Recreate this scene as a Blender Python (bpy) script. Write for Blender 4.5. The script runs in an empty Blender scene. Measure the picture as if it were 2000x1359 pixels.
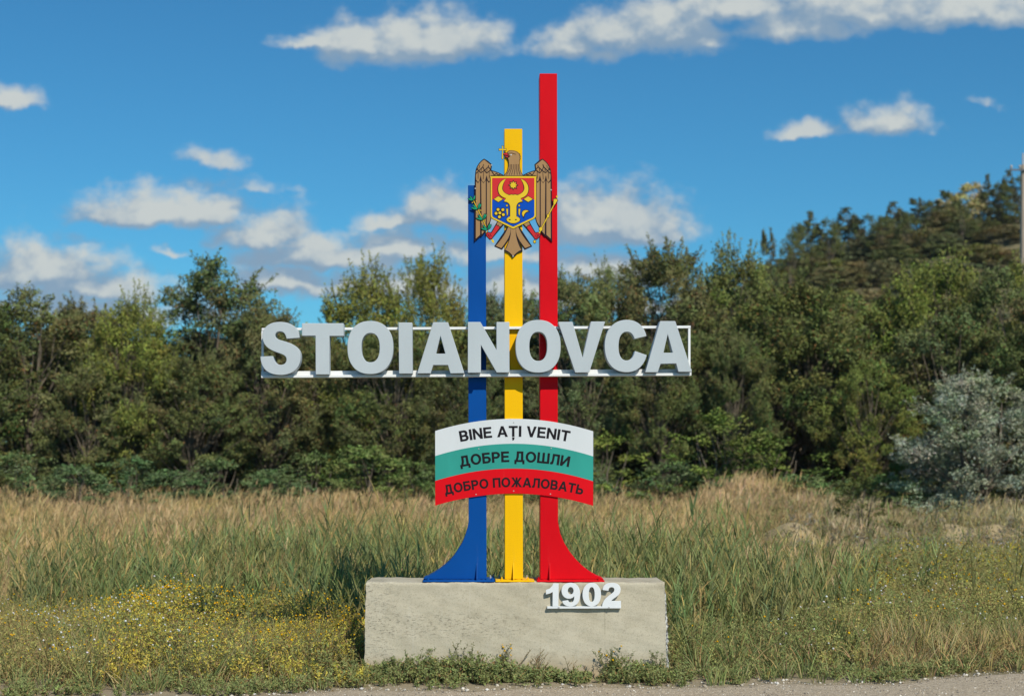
import bpy, math, random
import numpy as np
from mathutils import Vector, Matrix
from mathutils.geometry import delaunay_2d_cdt

R = random.Random(7)
NR = np.random.RandomState(11)
S = bpy.context.scene
COL = S.collection

# ------------------------------------------------------------------ camera
CAMX, CAMZ, DIST, FPX = -0.35, 2.24, 15.0, 3000.0
PX0, HOR = 930.0, 877.0
cd = bpy.data.cameras.new('camera')
cam = bpy.data.objects.new('camera', cd)
COL.objects.link(cam)
cam.location = (CAMX, -DIST, CAMZ)
cam.rotation_euler = (math.radians(90), 0, 0)
cd.sensor_width = 36
cd.lens = 36 * FPX / 2000
cd.shift_x = (1000 - PX0) / 2000
cd.shift_y = (HOR - 679.5) / 2000
cd.clip_start = 0.1
cd.clip_end = 3000
cd.dof.use_dof = True
cd.dof.focus_distance = 15.0
cd.dof.aperture_fstop = 1.6
S.camera = cam
S.view_settings.view_transform = 'Standard'
S.view_settings.look = 'None'
S.view_settings.gamma = 1
S.view_settings.exposure = -0.08
S.view_settings.use_curve_mapping = False

# ------------------------------------------------------------------ sun and sky
LDIR = Vector((0.5, -1.0, 1.1)).normalized()
sd = bpy.data.lights.new('sun', 'SUN')
sd.energy = 4.7
sd.angle = math.radians(0.53)
sd.color = (1.0, 0.94, 0.82)
sun = bpy.data.objects.new('sun', sd)
COL.objects.link(sun)
sun.location = (10, -20, 22)
sun.rotation_euler = LDIR.to_track_quat('Z', 'Y').to_euler()

W = bpy.data.worlds.new('World')
S.world = W
W.use_nodes = True
nt = W.node_tree
nt.nodes.clear()


class NB:
    """tiny node-expression helper"""
    def __init__(self, tree): self.t = tree
    def n(self, typ, **kw):
        x = self.t.nodes.new(typ)
        for k, v in kw.items(): setattr(x, k, v)
        return x
    def put(self, sock, v):
        if isinstance(v, bpy.types.NodeSocket): self.t.links.new(v, sock)
        elif v is not None: sock.default_value = v
    def m(self, op, a, b=None, c=None, clamp=False):
        x = self.n('ShaderNodeMath', operation=op, use_clamp=clamp)
        for s, v in zip(x.inputs, (a, b, c)): self.put(s, v)
        return x.outputs[0]
    def v(self, op, a, b=None, c=None):
        x = self.n('ShaderNodeVectorMath', operation=op)
        for s, v in zip(x.inputs, (a, b, c)): self.put(s, v)
        return x.outputs['Value'] if op in ('LENGTH', 'DOT_PRODUCT') else x.outputs[0]
    def scale(self, a, f):
        x = self.n('ShaderNodeVectorMath', operation='SCALE')
        self.put(x.inputs[0], a); self.put(x.inputs['Scale'], f)
        return x.outputs[0]
    def noise(self, vec, scale, detail=4, rough=0.5, color=False, dist=0.0):
        x = self.n('ShaderNodeTexNoise')
        self.put(x.inputs['Vector'], vec)
        x.inputs['Scale'].default_value = scale
        x.inputs['Detail'].default_value = detail
        x.inputs['Roughness'].default_value = rough
        x.inputs['Distortion'].default_value = dist
        return x.outputs['Color' if color else 'Fac']
    def mix(self, f, a, b, blend='MIX'):
        x = self.n('ShaderNodeMix', data_type='RGBA', blend_type=blend)
        self.put(x.inputs[0], f); self.put(x.inputs[6], a); self.put(x.inputs[7], b)
        return x.outputs[2]
    def ss(self, x_, lo, hi, tlo=0.0, thi=1.0):
        x = self.n('ShaderNodeMapRange', interpolation_type='SMOOTHSTEP')
        for s, v in zip(x.inputs, (x_, lo, hi, tlo, thi)): self.put(s, v)
        return x.outputs[0]
    def ramp(self, f, stops):
        x = self.n('ShaderNodeValToRGB')
        self.put(x.inputs[0], f)
        e = x.color_ramp.elements
        while len(e) < len(stops): e.new(0.5)
        for el, (p, c) in zip(e, stops):
            el.position = p; el.color = (*c, 1) if len(c) == 3 else c
        return x.outputs[0]


def C4(*c): return (*c, 1.0)


nb = NB(nt)
sky = nb.n('ShaderNodeTexSky', sky_type='NISHITA')
sky.sun_disc = False
sky.sun_elevation = math.asin(LDIR.z)
sky.sun_rotation = math.atan2(LDIR.x, LDIR.y)
sky.altitude = 100
sky.air_density = 1.0
sky.dust_density = 0.0
sky.ozone_density = 3.0
SKY_STR = 0.08
skyc = nb.mix(1.0, sky.outputs[0], C4(0.34, 0.97, 1.24), 'MULTIPLY')
tc = nb.n('ShaderNodeTexCoord')
d = tc.outputs['Generated']
sep = nb.n('ShaderNodeSeparateXYZ'); nt.links.new(d, sep.inputs[0])
ys = nb.m('MAXIMUM', sep.outputs[1], 0.02)
cmb = nb.n('ShaderNodeCombineXYZ')
nb.put(cmb.inputs[0], nb.m('DIVIDE', sep.outputs[0], ys))
nb.put(cmb.inputs[1], nb.m('DIVIDE', sep.outputs[2], ys))
p0 = cmb.outputs[0]
# cumulus clouds: centre, half width, half height (1/3000 of the distance), thickness of cover
CLOUDS = [(780, 88, 150, 62, 1), (862, 86, 118, 62, 1), (610, 84, 80, 20, .75), (700, 80, 95, 46, 1), (1120, 88, 95, 44, 1), (1295, 58, 125, 66, 1),
          (1210, 60, 90, 50, 1), (1690, 14, 300, 70, .9), (1570, 48, 150, 56, .85), (1900, 25, 300, 52, 1), (1450, 10, 160, 50, 1), (1745, 240, 78, 44, .95),
          (1585, 255, 110, 24, .8), (22, 186, 95, 34, .68), (405, 314, 90, 34, .60), (485, 362, 110, 34, .48),
          (330, 410, 200, 44, 1), (260, 420, 130, 34, .9), (525, 456, 95, 44, 1), (610, 476, 110, 28, .9), (650, 503, 200, 38, .96), (770, 484, 85, 40, 1),
          (885, 422, 100, 54, 1.1), (770, 434, 75, 30, .8), (1180, 434, 130, 68, 1.15), (1245, 452, 100, 40, 1.05), (80, 532, 120, 58, 1.15), (170, 565, 230, 44, .92),
          (570, 556, 120, 40, 1.05), (740, 560, 260, 46, .92), (1180, 528, 130, 38, 1), (1000, 500, 200, 34, .8), (990, 560, 160, 44, .9), (1915, 206, 60, 20, .30),
          (330, 485, 60, 12, .55), (150, 610, 330, 44, .92), (1080, 590, 260, 22, .8), (1330, 600, 200, 22, .8)]
warp = nb.v('SUBTRACT', nb.noise(p0, 16.0, 5, 0.55, True), (0.5, 0.5, 0.5))
warp = nb.v('MULTIPLY', warp, (0.046, 0.020, 0.0))
w2 = nb.v('MULTIPLY', nb.v('SUBTRACT', nb.noise(p0, 48.0, 4, 0.6, True), (0.5, 0.5, 0.5)), (0.016, 0.014, 0.0))
warp = nb.v('ADD', warp, w2)
pw = nb.v('ADD', p0, warp)


def field(pv):
    out = None
    for (cx, cy, a, b, th) in CLOUDS:
        u0, v0 = (cx - PX0) / FPX, (HOR - cy) / FPX
        ia, ib = FPX / (a * 1.13), FPX / (b * 1.42)
        q = nb.v('MULTIPLY_ADD', pv, (ia, ib, 0), (-u0 * ia, -v0 * ib + 0.12, 0))
        q = nb.v('MAXIMUM', q, nb.v('MULTIPLY', q, (1, -2.7, 1)))
        f = nb.m('MULTIPLY_ADD', nb.v('LENGTH', q), -1.0, th)
        out = f if out is None else nb.m('MAXIMUM', out, f)
    return out


def dens(off):
    pv = nb.v('ADD', pw, off); pn = nb.v('ADD', p0, off)
    f = nb.m('MAXIMUM', field(pv), -1.2)
    bil = nb.noise(nb.v('MULTIPLY', pn, (1, 1.35, 1)), 38.0, 8, 0.60)
    return nb.m('ADD', f, nb.m('MULTIPLY', nb.m('SUBTRACT', bil, 0.5), 1.6))


dA = dens((0, 0, 0)); dB = dens((0.005, 0.0125, 0))
al = nb.m('MULTIPLY', nb.ss(dA, -0.20, 0.55), nb.ss(sep.outputs[1], 0.3, 0.5))
lit = nb.ss(nb.m('SUBTRACT', dA, dB), -0.12, 0.62)
body = nb.noise(p0, 22.0, 5, 0.5)
lit = nb.m('MULTIPLY_ADD', nb.m('SUBTRACT', body, 0.5), 0.8, lit, clamp=True)
cloudc = nb.mix(lit, C4(0.255, 0.375, 0.51), C4(0.63, 0.67, 0.655))
# the same kind of scattered cumulus over the rest of the sky
dz = nb.v('MULTIPLY', d, (1, 1, 2.6))
g = nb.noise(dz, 2.6, 7, 0.58); g2 = nb.noise(nb.v('ADD', dz, (0.05, -0.1, 0.16)), 2.6, 7, 0.58)
away = nb.ss(nb.v('DOT_PRODUCT', d, (0.02, 0.99, 0.12)), 0.93, 0.86)
al2 = nb.m('MULTIPLY', nb.m('MULTIPLY', nb.ss(g, 0.60, 0.69), away), nb.ss(sep.outputs[2], 0.0, 0.08))
cl2 = nb.mix(nb.ss(nb.m('SUBTRACT', g, g2), -0.08, 0.08), C4(0.30, 0.40, 0.545), C4(0.70, 0.715, 0.70))
k = 1 / SKY_STR
cloudc = nb.mix(1.0, cloudc, C4(k, k, k), 'MULTIPLY')
cl2 = nb.mix(1.0, cl2, C4(k, k, k), 'MULTIPLY')
fin = nb.mix(al2, nb.mix(nb.m('MULTIPLY', al, 0.97), skyc, cloudc), cl2)
bg = nb.n('ShaderNodeBackground')
nb.put(bg.inputs[0], fin)
bg.inputs[1].default_value = SKY_STR
wo = nb.n('ShaderNodeOutputWorld')
nt.links.new(bg.outputs[0], wo.inputs[0])
W.cycles.sampling_method = 'MANUAL'
W.cycles.sample_map_resolution = 512
S.cycles.max_bounces = 6
S.cycles.diffuse_bounces = 2
S.cycles.transmission_bounces = 3
S.cycles.transparent_max_bounces = 4
S.cycles.caustics_reflective = False
S.cycles.caustics_refractive = False


# ------------------------------------------------------------------ helpers
def PW(px, py, Y):
    z = Y + DIST
    return (CAMX + (px - PX0) / FPX * z, Y, CAMZ + (HOR - py) / FPX * z)


def XW(px, Y): return CAMX + (px - PX0) / FPX * (Y + DIST)


def ZW(py, Y): return CAMZ + (HOR - py) / FPX * (Y + DIST)


def props(o, label=None, cat=None, group=None, kind=None):
    for kk, vv in (('label', label), ('category', cat), ('group', group), ('kind', kind)):
        if vv: o[kk] = vv
    return o


def empty(name, loc, label, cat, group=None):
    o = bpy.data.objects.new(name, None)
    o.empty_display_size = 0.2
    COL.objects.link(o)
    o.location = loc
    return props(o, label, cat, group)


def mesh(name, verts, faces, mats, parent=None, loc=None, smooth=False, midx=None, colors=None):
    """verts in world coordinates; moved to the parent's (or loc's) origin"""
    v = np.asarray(verts, dtype=np.float64).reshape(-1, 3)
    org = np.array(parent.location if parent else (loc or (0, 0, 0)))
    pp = parent
    if pp is not None:
        org = np.array(pp.location, dtype=np.float64)
        while pp.parent is not None:
            pp = pp.parent; org = org + np.array(pp.location)
    v = v - org
    me = bpy.data.meshes.new(name)
    if isinstance(faces, np.ndarray):
        n = faces.shape[1]; nf = len(faces)
        me.vertices.add(len(v)); me.vertices.foreach_set('co', v.astype(np.float32).ravel())
        me.loops.add(nf * n); me.loops.foreach_set('vertex_index', faces.astype(np.int32).ravel())
        me.polygons.add(nf)
        me.polygons.foreach_set('loop_start', np.arange(0, nf * n, n, dtype=np.int32))
        me.update(calc_edges=True)
    else:
        me.from_pydata(v.tolist(), [], faces)
    mats = mats if isinstance(mats, (list, tuple)) else [mats]
    for m_ in mats: me.materials.append(m_)
    if midx is not None: me.polygons.foreach_set('material_index', np.asarray(midx, dtype=np.int32))
    if colors is not None:
        a = me.color_attributes.new('Col', 'FLOAT_COLOR', 'POINT')
        c = np.ones((len(v), 4), dtype=np.float32); c[:, :3] = colors
        a.data.foreach_set('color', c.ravel())
    if smooth: me.polygons.foreach_set('use_smooth', np.ones(len(me.polygons), dtype=bool))
    me.update()
    o = bpy.data.objects.new(name, me)
    COL.objects.link(o)
    if parent is not None: o.parent = parent
    elif loc is not None: o.location = loc
    return o


def box(name, x0, x1, y0, y1, z0, z1, mat, parent=None, bev=0.0):
    v = [(x, y, z) for x in (x0, x1) for y in (y0, y1) for z in (z0, z1)]
    f = [(0, 1, 3, 2), (4, 6, 7, 5), (0, 4, 5, 1), (2, 3, 7, 6), (0, 2, 6, 4), (1, 5, 7, 3)]
    o = mesh(name, v, f, mat, parent)
    if bev: bevel(o, bev)
    return o


def bevel(o, w, seg=2, ang=40):
    b = o.modifiers.new('bevel', 'BEVEL'); b.width = w; b.segments = seg
    b.limit_method = 'ANGLE'; b.angle_limit = math.radians(ang)
    return o


def area(p): return 0.5 * sum(p[i][0] * p[(i + 1) % len(p)][1] - p[(i + 1) % len(p)][0] * p[i][1] for i in range(len(p)))


def region(adds, subs=(), over=()):
    """union of adds minus subs as triangles (2D)"""
    vs, fs = [], []
    for p in list(adds) + list(subs) + list(over):
        q = []
        for a in p:
            if not q or (abs(a[0] - q[-1][0]) + abs(a[1] - q[-1][1]) > 1e-5): q.append(a)
        if abs(q[0][0] - q[-1][0]) + abs(q[0][1] - q[-1][1]) < 1e-5: q.pop()
        if area(q) < 0: q = q[::-1]
        fs.append(list(range(len(vs), len(vs) + len(q))))
        vs += [Vector((a[0], a[1])) for a in q]
    na = len(adds); nb_ = na + len(subs)
    r = delaunay_2d_cdt(vs, [], fs, 1, 1e-5, True)
    V_, F_, O_ = r[0], r[2], r[5]
    keep = [f for f, o in zip(F_, O_) if any(i >= nb_ for i in o) or (any(i < na for i in o) and not any(i >= na for i in o))]
    return V_, keep


def plate(name, adds, subs, Y0, Y1, mat, parent, mp=None, Yp=None, over=()):
    """extrude a 2D pixel region between depths Y0 (front) and Y1; mapped to metres at depth Yp"""
    V_, F_ = region(adds, subs, over)
    Yp = Y0 if Yp is None else Yp
    pts = [PW(v[0], v[1], Yp) for v in V_] if mp is None else [mp(v[0], v[1]) for v in V_]
    n = len(pts)
    vv = [(p[0], Y0, p[2]) for p in pts] + [(p[0], Y1, p[2]) for p in pts]
    ff = []
    cnt = {}
    for f in F_:
        for i in range(len(f)):
            a, b = f[i], f[(i + 1) % len(f)]
            cnt[(a, b)] = 1
    for f in F_:
        # orientation: front must face -Y
        a, b, c = (pts[f[0]], pts[f[1]], pts[f[2]])
        s = (b[0] - a[0]) * (c[2] - a[2]) - (b[2] - a[2]) * (c[0] - a[0])
        g = list(f) if s > 0 else list(f)[::-1]
        ff.append(g); ff.append([i + n for i in g[::-1]])
    for (a, b) in cnt:
        if (b, a) not in cnt:
            pa, pb = pts[a], pts[b]
            ff.append([b, a, a + n, b + n])
    o = mesh(name, vv, ff, mat, parent)
    me = o.data
    import bmesh
    bm = bmesh.new(); bm.from_mesh(me)
    bmesh.ops.remove_doubles(bm, verts=bm.verts, dist=1e-6)
    bmesh.ops.recalc_face_normals(bm, faces=bm.faces)
    bm.to_mesh(me); bm.free()
    return o


def bez(p0_, p1, p2, p3, n=10):
    return [tuple((1 - t) ** 3 * a + 3 * (1 - t) ** 2 * t * b + 3 * (1 - t) * t * t * c + t ** 3 * d_
                  for a, b, c, d_ in zip(p0_, p1, p2, p3)) for t in [i / n for i in range(1, n + 1)]]


def path(s, n=10):
    t = s.split(); out = []; i = 0
    while i < len(t):
        c = t[i]
        if c in 'ML':
            i += 1
            while i < len(t) and t[i] not in 'MLC':
                out.append((float(t[i]), float(t[i + 1]))); i += 2
        elif c == 'C':
            i += 1
            while i < len(t) and t[i] not in 'MLC':
                q = [float(x) for x in t[i:i + 6]]; i += 6
                out += bez(out[-1], q[0:2], q[2:4], q[4:6], n)
    return out


def ell(cx, cy, rx, ry, n=40, e=2.0):
    o = []
    for i in range(n):
        a = 2 * math.pi * i / n; c, s = math.cos(a), math.sin(a)
        o.append((cx + rx * math.copysign(abs(c) ** (2 / e), c), cy + ry * math.copysign(abs(s) ** (2 / e), s)))
    return o


def stroke(pts, w, closed=False, w1=None):
    out = []; n = len(pts)
    w1 = w if w1 is None else w1
    segs = n if closed else n - 1
    for i in range(segs):
        a, b = pts[i], pts[(i + 1) % n]
        L = math.hypot(b[0] - a[0], b[1] - a[1]) or 1e-6
        nx, ny = -(b[1] - a[1]) / L / 2, (b[0] - a[0]) / L / 2
        wa = w + (w1 - w) * i / segs; wb = w + (w1 - w) * (i + 1) / segs
        out.append([(a[0] + nx * wa, a[1] + ny * wa), (a[0] - nx * wa, a[1] - ny * wa), (b[0] - nx * wb, b[1] - ny * wb), (b[0] + nx * wb, b[1] + ny * wb)])
        if (closed or i > 0): out.append(ell(a[0] + .013 * i % .05, a[1], wa / 2 * .98, wa / 2 * .98, 10))
    return out


def rect(x0, y0, x1, y1): return [(x0, y0), (x1, y0), (x1, y1), (x0, y1)]


def tr(polys, sx, ox, oy, sy=None):
    sy = sx if sy is None else sy
    return [[(ox + a * sx, oy + b * sy) for a, b in p] for p in polys]


# ------------------------------------------------------------------ materials
def new_mat(name):
    m_ = bpy.data.materials.new(name); m_.use_nodes = True
    t = m_.node_tree; b = t.nodes['Principled BSDF']
    return m_, NB(t), b


def paint(name, col, rough=0.35, var=0.10, bump=0.02, chips=None, spec=0.08, scale=1.0):
    m_, q, b = new_mat(name)
    g_ = q.n('ShaderNodeTexCoord').outputs['Object']
    n1 = q.noise(q.v('MULTIPLY', g_, (1, 1, .45)), 2.2 * scale, 5, 0.6)
    n2 = q.noise(g_, 160 * scale, 2, 0.5)
    c = q.mix(q.m('MULTIPLY', q.ss(n1, .3, .75), 1.0), C4(*[x * (1 - var) for x in col]), C4(*[min(1, x * (1 + var * .5)) for x in col]))
    c = q.mix(q.m('MULTIPLY', q.ss(n2, .45, .7), .10), c, C4(*[min(1, x * .6 + .04) for x in col]))
    st = q.noise(q.v('MULTIPLY', g_, (9, 9, .7)), 3.0, 4, .6)
    c = q.mix(q.m('MULTIPLY', q.ss(st, .62, .85), .12), c, C4(.25, .22, .17))
    if chips:
        sp = q.ss(q.noise(g_, 30 * scale, 3, .5), .70, .72)
        c = q.mix(q.m('MULTIPLY', sp, .8), c, C4(*chips))
    q.put(b.inputs['Base Color'], c)
    q.put(b.inputs['Roughness'], q.m('MULTIPLY_ADD', n1, 0.25, rough - .1))
    b.inputs['Specular IOR Level'].default_value = spec
    bp = q.n('ShaderNodeBump'); bp.inputs['Strength'].default_value = bump * 4; bp.inputs['Distance'].default_value = 0.004
    q.put(bp.inputs['Height'], q.noise(g_, 14, 4, .6)); q.put(b.inputs['Normal'], bp.outputs[0])
    return m_


def lin(r, g_, b_):
    f = lambda x: ((x / 255 + .055) / 1.055) ** 2.4 if x > 10 else x / 255 / 12.92
    return (f(r), f(g_), f(b_))


M = {}
M['blue'] = paint('blue_paint', (0.003, 0.072, 0.31), .38)
M['yellow'] = paint('yellow_paint', (0.90, 0.50, 0.004), .38, .05)
M['red'] = paint('red_paint', (0.66, 0.004, 0.010), .38)
M['letter'] = paint('pale_grey_letter_paint', (0.49, 0.54, 0.56), .5, .05)
M['white'] = paint('white_metal_paint', (0.80, 0.81, 0.80), .42, .05, chips=(.35, .25, .16))
M['digit'] = paint('white_digit_paint', (0.74, 0.77, 0.78), .42, .04)
M['bandw'] = paint('white_board_print', (0.66, 0.69, 0.70), .45, .04)
M['bandg'] = paint('green_board_print', (0.040, 0.33, 0.27), .3, .12)
M['bandr'] = paint('red_board_print', (0.70, 0.006, 0.012), .35, .06)
M['ink'] = paint('black_lettering_print', (0.016, 0.014, 0.017), .5, .1)
M['bolt'] = paint('galvanised_bolt', (0.45, 0.45, 0.44), .35, .1)
M['em_dark'] = paint('emblem_dark_outline', (0.020, 0.014, 0.022), .5, .1)
M['em_brown'] = paint('emblem_brown', (0.40, 0.235, 0.105), .5, .12)
M['em_gold'] = paint('emblem_gold', (0.78, 0.53, 0.030), .45, .06)
M['em_red'] = paint('emblem_red', (0.62, 0.032, 0.036), .45, .06)
M['em_blue'] = paint('emblem_blue', (0.003, 0.075, 0.46), .45, .06)
M['em_green'] = paint('emblem_green', (0.01, 0.34, 0.17), .45, .08)


def concrete():
    m_, q, b = new_mat('weathered_concrete')
    g_ = q.n('ShaderNodeTexCoord').outputs['Object']
    sp_ = q.n('ShaderNodeSeparateXYZ'); q.put(sp_.inputs[0], g_)
    big = q.noise(g_, 1.6, 6, .6); mid = q.noise(q.v('MULTIPLY', g_, (1, 1, 1.2)), 11, 6, .7)
    fine = q.noise(g_, 70, 5, .75)
    c = q.mix(q.ss(big, .3, .7), C4(.46, .415, .305), C4(.51, .465, .355))
    c = q.mix(q.m('MULTIPLY', q.ss(mid, .45, .75), .35), c, C4(.56, .52, .41))
    c = q.mix(q.m('MULTIPLY', q.ss(q.noise(q.v('MULTIPLY', g_, (1, 1, 1.4)), 4.3, 7, .7), .48, .75), .35), c, C4(.27, .235, .165))
    c = q.mix(q.m('MULTIPLY', q.ss(fine, .50, .64), .42), c, C4(.24, .21, .15))
    # rough open band and ragged left end where the formwork leaked
    band = q.m('MULTIPLY', q.ss(sp_.outputs[2], .36, .48), q.ss(sp_.outputs[2], .70, .56))
    band = q.m('MULTIPLY', band, q.ss(sp_.outputs[0], .35, -.2))
    band = q.m('MAXIMUM', band, q.m('MULTIPLY', q.ss(sp_.outputs[0], -1.05, -1.4), .8))
    vor = q.n('ShaderNodeTexVoronoi'); q.put(vor.inputs['Vector'], q.v('MULTIPLY', q.v('ADD', g_, q.scale(q.noise(g_, 9, 3, .5, True), .2)), (1, 1, 2.8))); vor.inputs['Scale'].default_value = 26
    pit = q.m('MULTIPLY', q.ss(vor.outputs['Distance'], .16, .05), q.ss(q.noise(g_, 9, 3, .6), .47, .62))
    crk = q.m('MULTIPLY', q.ss(q.noise(q.v('MULTIPLY', g_, (1, 1, 3.2)), 22, 5, .75), .56, .62), band)
    few = q.m('MULTIPLY', q.ss(q.noise(q.v('MULTIPLY', g_, (1, 1, 2)), 30, 3, .7), .685, .72), .9)
    dark = q.m('MAXIMUM', q.m('MULTIPLY', pit, band), q.m('MAXIMUM', crk, few))
    c = q.mix(q.m('MULTIPLY', dark, .55), c, C4(.13, .105, .075))
    str_ = q.m('MULTIPLY', q.ss(q.noise(q.v('MULTIPLY', g_, (8, 8, .35)), 2.6, 4, .6), .6, .78), .35)
    c = q.mix(str_, c, C4(.57, .56, .49))
    seam = q.m('MULTIPLY', q.ss(q.m('ABSOLUTE', q.m('SUBTRACT', sp_.outputs[0], .905)), .006, .002), q.ss(q.noise(g_, 6, 4, .7), .40, .55))
    c = q.mix(q.m('MULTIPLY', seam, .4), c, C4(.22, .19, .14))
    # soil splash low down, dusty
    c = q.mix(q.m('MULTIPLY', q.ss(sp_.outputs[2], .30, .02), q.ss(big, .35, .7)), c, C4(.40, .31, .19))
    # water-darkened strip below the arris
    edge = q.m('MULTIPLY', q.ss(sp_.outputs[2], .80, .90), q.ss(q.noise(g_, 5, 4, .6), .40, .62))
    c = q.mix(q.m('MULTIPLY', edge, .30), c, C4(.27, .24, .17))
    q.put(b.inputs['Base Color'], c)
    b.inputs['Roughness'].default_value = .9
    b.inputs['Specular IOR Level'].default_value = .15
    h = q.m('ADD', q.m('MULTIPLY', fine, .35), q.m('ADD', q.m('MULTIPLY', mid, .7), q.m('MULTIPLY', dark, -1.5)))
    bp = q.n('ShaderNodeBump'); bp.inputs['Strength'].default_value = .55; bp.inputs['Distance'].default_value = .008
    q.put(bp.inputs['Height'], h); q.put(b.inputs['Normal'], bp.outputs[0])
    return m_


def broken_concrete():
    m_, q, b = new_mat('broken_aggregate')
    g_ = q.n('ShaderNodeTexCoord').outputs['Object']
    v_ = q.n('ShaderNodeTexVoronoi'); q.put(v_.inputs['Vector'], g_); v_.inputs['Scale'].default_value = 42
    bw = q.n('ShaderNodeRGBToBW'); q.put(bw.inputs[0], v_.outputs['Color'])
    c = q.ramp(bw.outputs[0], [(0.0, (.05, .05, .06)), (.34, (.09, .09, .10)), (.42, (.52, .50, .44)), (1, (.68, .67, .63))])
    q.put(b.inputs['Base Color'], c); b.inputs['Roughness'].default_value = .9
    bp = q.n('ShaderNodeBump'); bp.inputs['Distance'].default_value = .01
    q.put(bp.inputs['Height'], v_.outputs['Distance']); q.put(b.inputs['Normal'], bp.outputs[0])
    return m_


M['concrete'] = concrete()
M['broken'] = broken_concrete()
# ------------------------------------------------------------------ concrete block
def concrete_block():
    t = empty('concrete_block', (0, 0.3, 0), 'long weathered concrete block carrying the three coloured posts, weeds along its foot', 'concrete block')
    # profile: front face leans out towards the foot; small arris; flat top
    YB = 0.60
    TL, TR = XW(715, 0), XW(1298, 0)
    BL, BR = XW(710.5, -.05), XW(1303, -.05)
    H = ZW(1137, 0)
    nx, nz = 150, 46
    vs, fs = [], []
    def jit(x, y, z, a=.006):
        s = math.sin(x * 13.1 + z * 7.3) * math.sin(z * 19.7 + x * 3.1 + y * 5) + .6 * math.sin(x * 41 + z * 33) * math.sin(z * 57 - x * 23)
        return a * s
    prof = [(-.05 * (1 - k / nz), -.12 + (H - .018 + .12) * k / nz) for k in range(nz + 1)]
    prof += [(.006, H - .006), (.022, H)] + [(.022 + (YB - .045) * k / 8, H) for k in range(1, 9)] + [(YB - .006, H - .008), (YB, H - .03), (YB + .04, -.12)]
    for i in range(nx + 1):
        for j, (y, z) in enumerate(prof):
            f = max(0, min(1, z / H))
            x0 = BL + (TL - BL) * f + max(0, y) * .03
            x1 = BR + (TR - BR) * f - max(0, y) * .02
            e = R.uniform(-1, 1)
            if i == 0: x0 += .003 * e + .003 * math.sin(z * 23 + 2 * math.sin(z * 9))
            if i == nx: x1 += .003 * e + .003 * math.sin(z * 19 + 2 * math.sin(z * 11))
            x = x0 + (x1 - x0) * i / nx
            dy = jit(x, y, z, .0035) if y < .3 else 0
            dzz = 0
            if z > H - .03: dzz = .0035 * math.sin(x * 9) + .002 * math.sin(x * 31 + y * 9) + .003 * R.uniform(-1, 1) * (1 if y < .03 else .4)
            vs.append((x, y + dy, z + dzz))
    m_ = len(prof)
    for i in range(nx):
        for j in range(m_ - 1):
            fs.append((i * m_ + j, i * m_ + m_ + j, i * m_ + m_ + j + 1, i * m_ + j + 1))
    mesh('block_body', vs, fs, M['concrete'], t, smooth=True)
    # broken ends showing the aggregate
    for side in (0, 1):
        vv, ff = [], []
        ny, nzz = 12, 30
        for a in range(ny + 1):
            for b_ in range(nzz + 1):
                z = -.12 + (H - .012 + .12) * b_ / nzz
                f = max(0, min(1, z / H))
                yf = -.05 * (1 - f)
                y = yf + .004 + (YB - .01 - yf) * a / ny
                edge = 0 if a in (0, ny) or b_ in (0, nzz) else 1
                bulge = .032 * (1 - abs(a / ny - .3) ** 2) * math.sin(math.pi * min(1, b_ / nzz * .97 + .03)) ** .4
                bulge += .008 * R.uniform(-1, 1)
                if side:
                    x = BR + (TR - BR) * f - max(0, y) * .02 - .004 + edge * max(0, bulge)
                    if a == 0: x += .002
                else:
                    x = BL + (TL - BL) * f + max(0, y) * .03 + .004 - edge * max(0, bulge) * .3
                vv.append((x, y, z))
        for a in range(ny):
            for b_ in range(nzz):
                q = (a * (nzz + 1) + b_, (a + 1) * (nzz + 1) + b_, (a + 1) * (nzz + 1) + b_ + 1, a * (nzz + 1) + b_ + 1)
                ff.append(q if side else q[::-1])
        mesh('broken_end', vv, ff, M['broken'], t)
    return H


BH = concrete_block()
CF = 0.08      # front plane of the posts
CB = 0.33


def hexbolt(parent, x, y, z, mat, r=.013):
    v, f = [], []
    for k, (rr, zz) in enumerate([(r, 0), (r, .014), (r * .55, .014), (r * .55, .03)]):
        for i in range(6):
            a = i * math.pi / 3 + .3
            v.append((x + rr * math.cos(a), y + rr * math.sin(a), z + zz))
    for k in range(3):
        for i in range(6):
            f.append((k * 6 + i, k * 6 + (i + 1) % 6, k * 6 + 6 + (i + 1) % 6, k * 6 + 6 + i))
    f.append(tuple(range(18, 24)))
    o = mesh('bolt', v, f, mat, parent)
    return o


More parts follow.
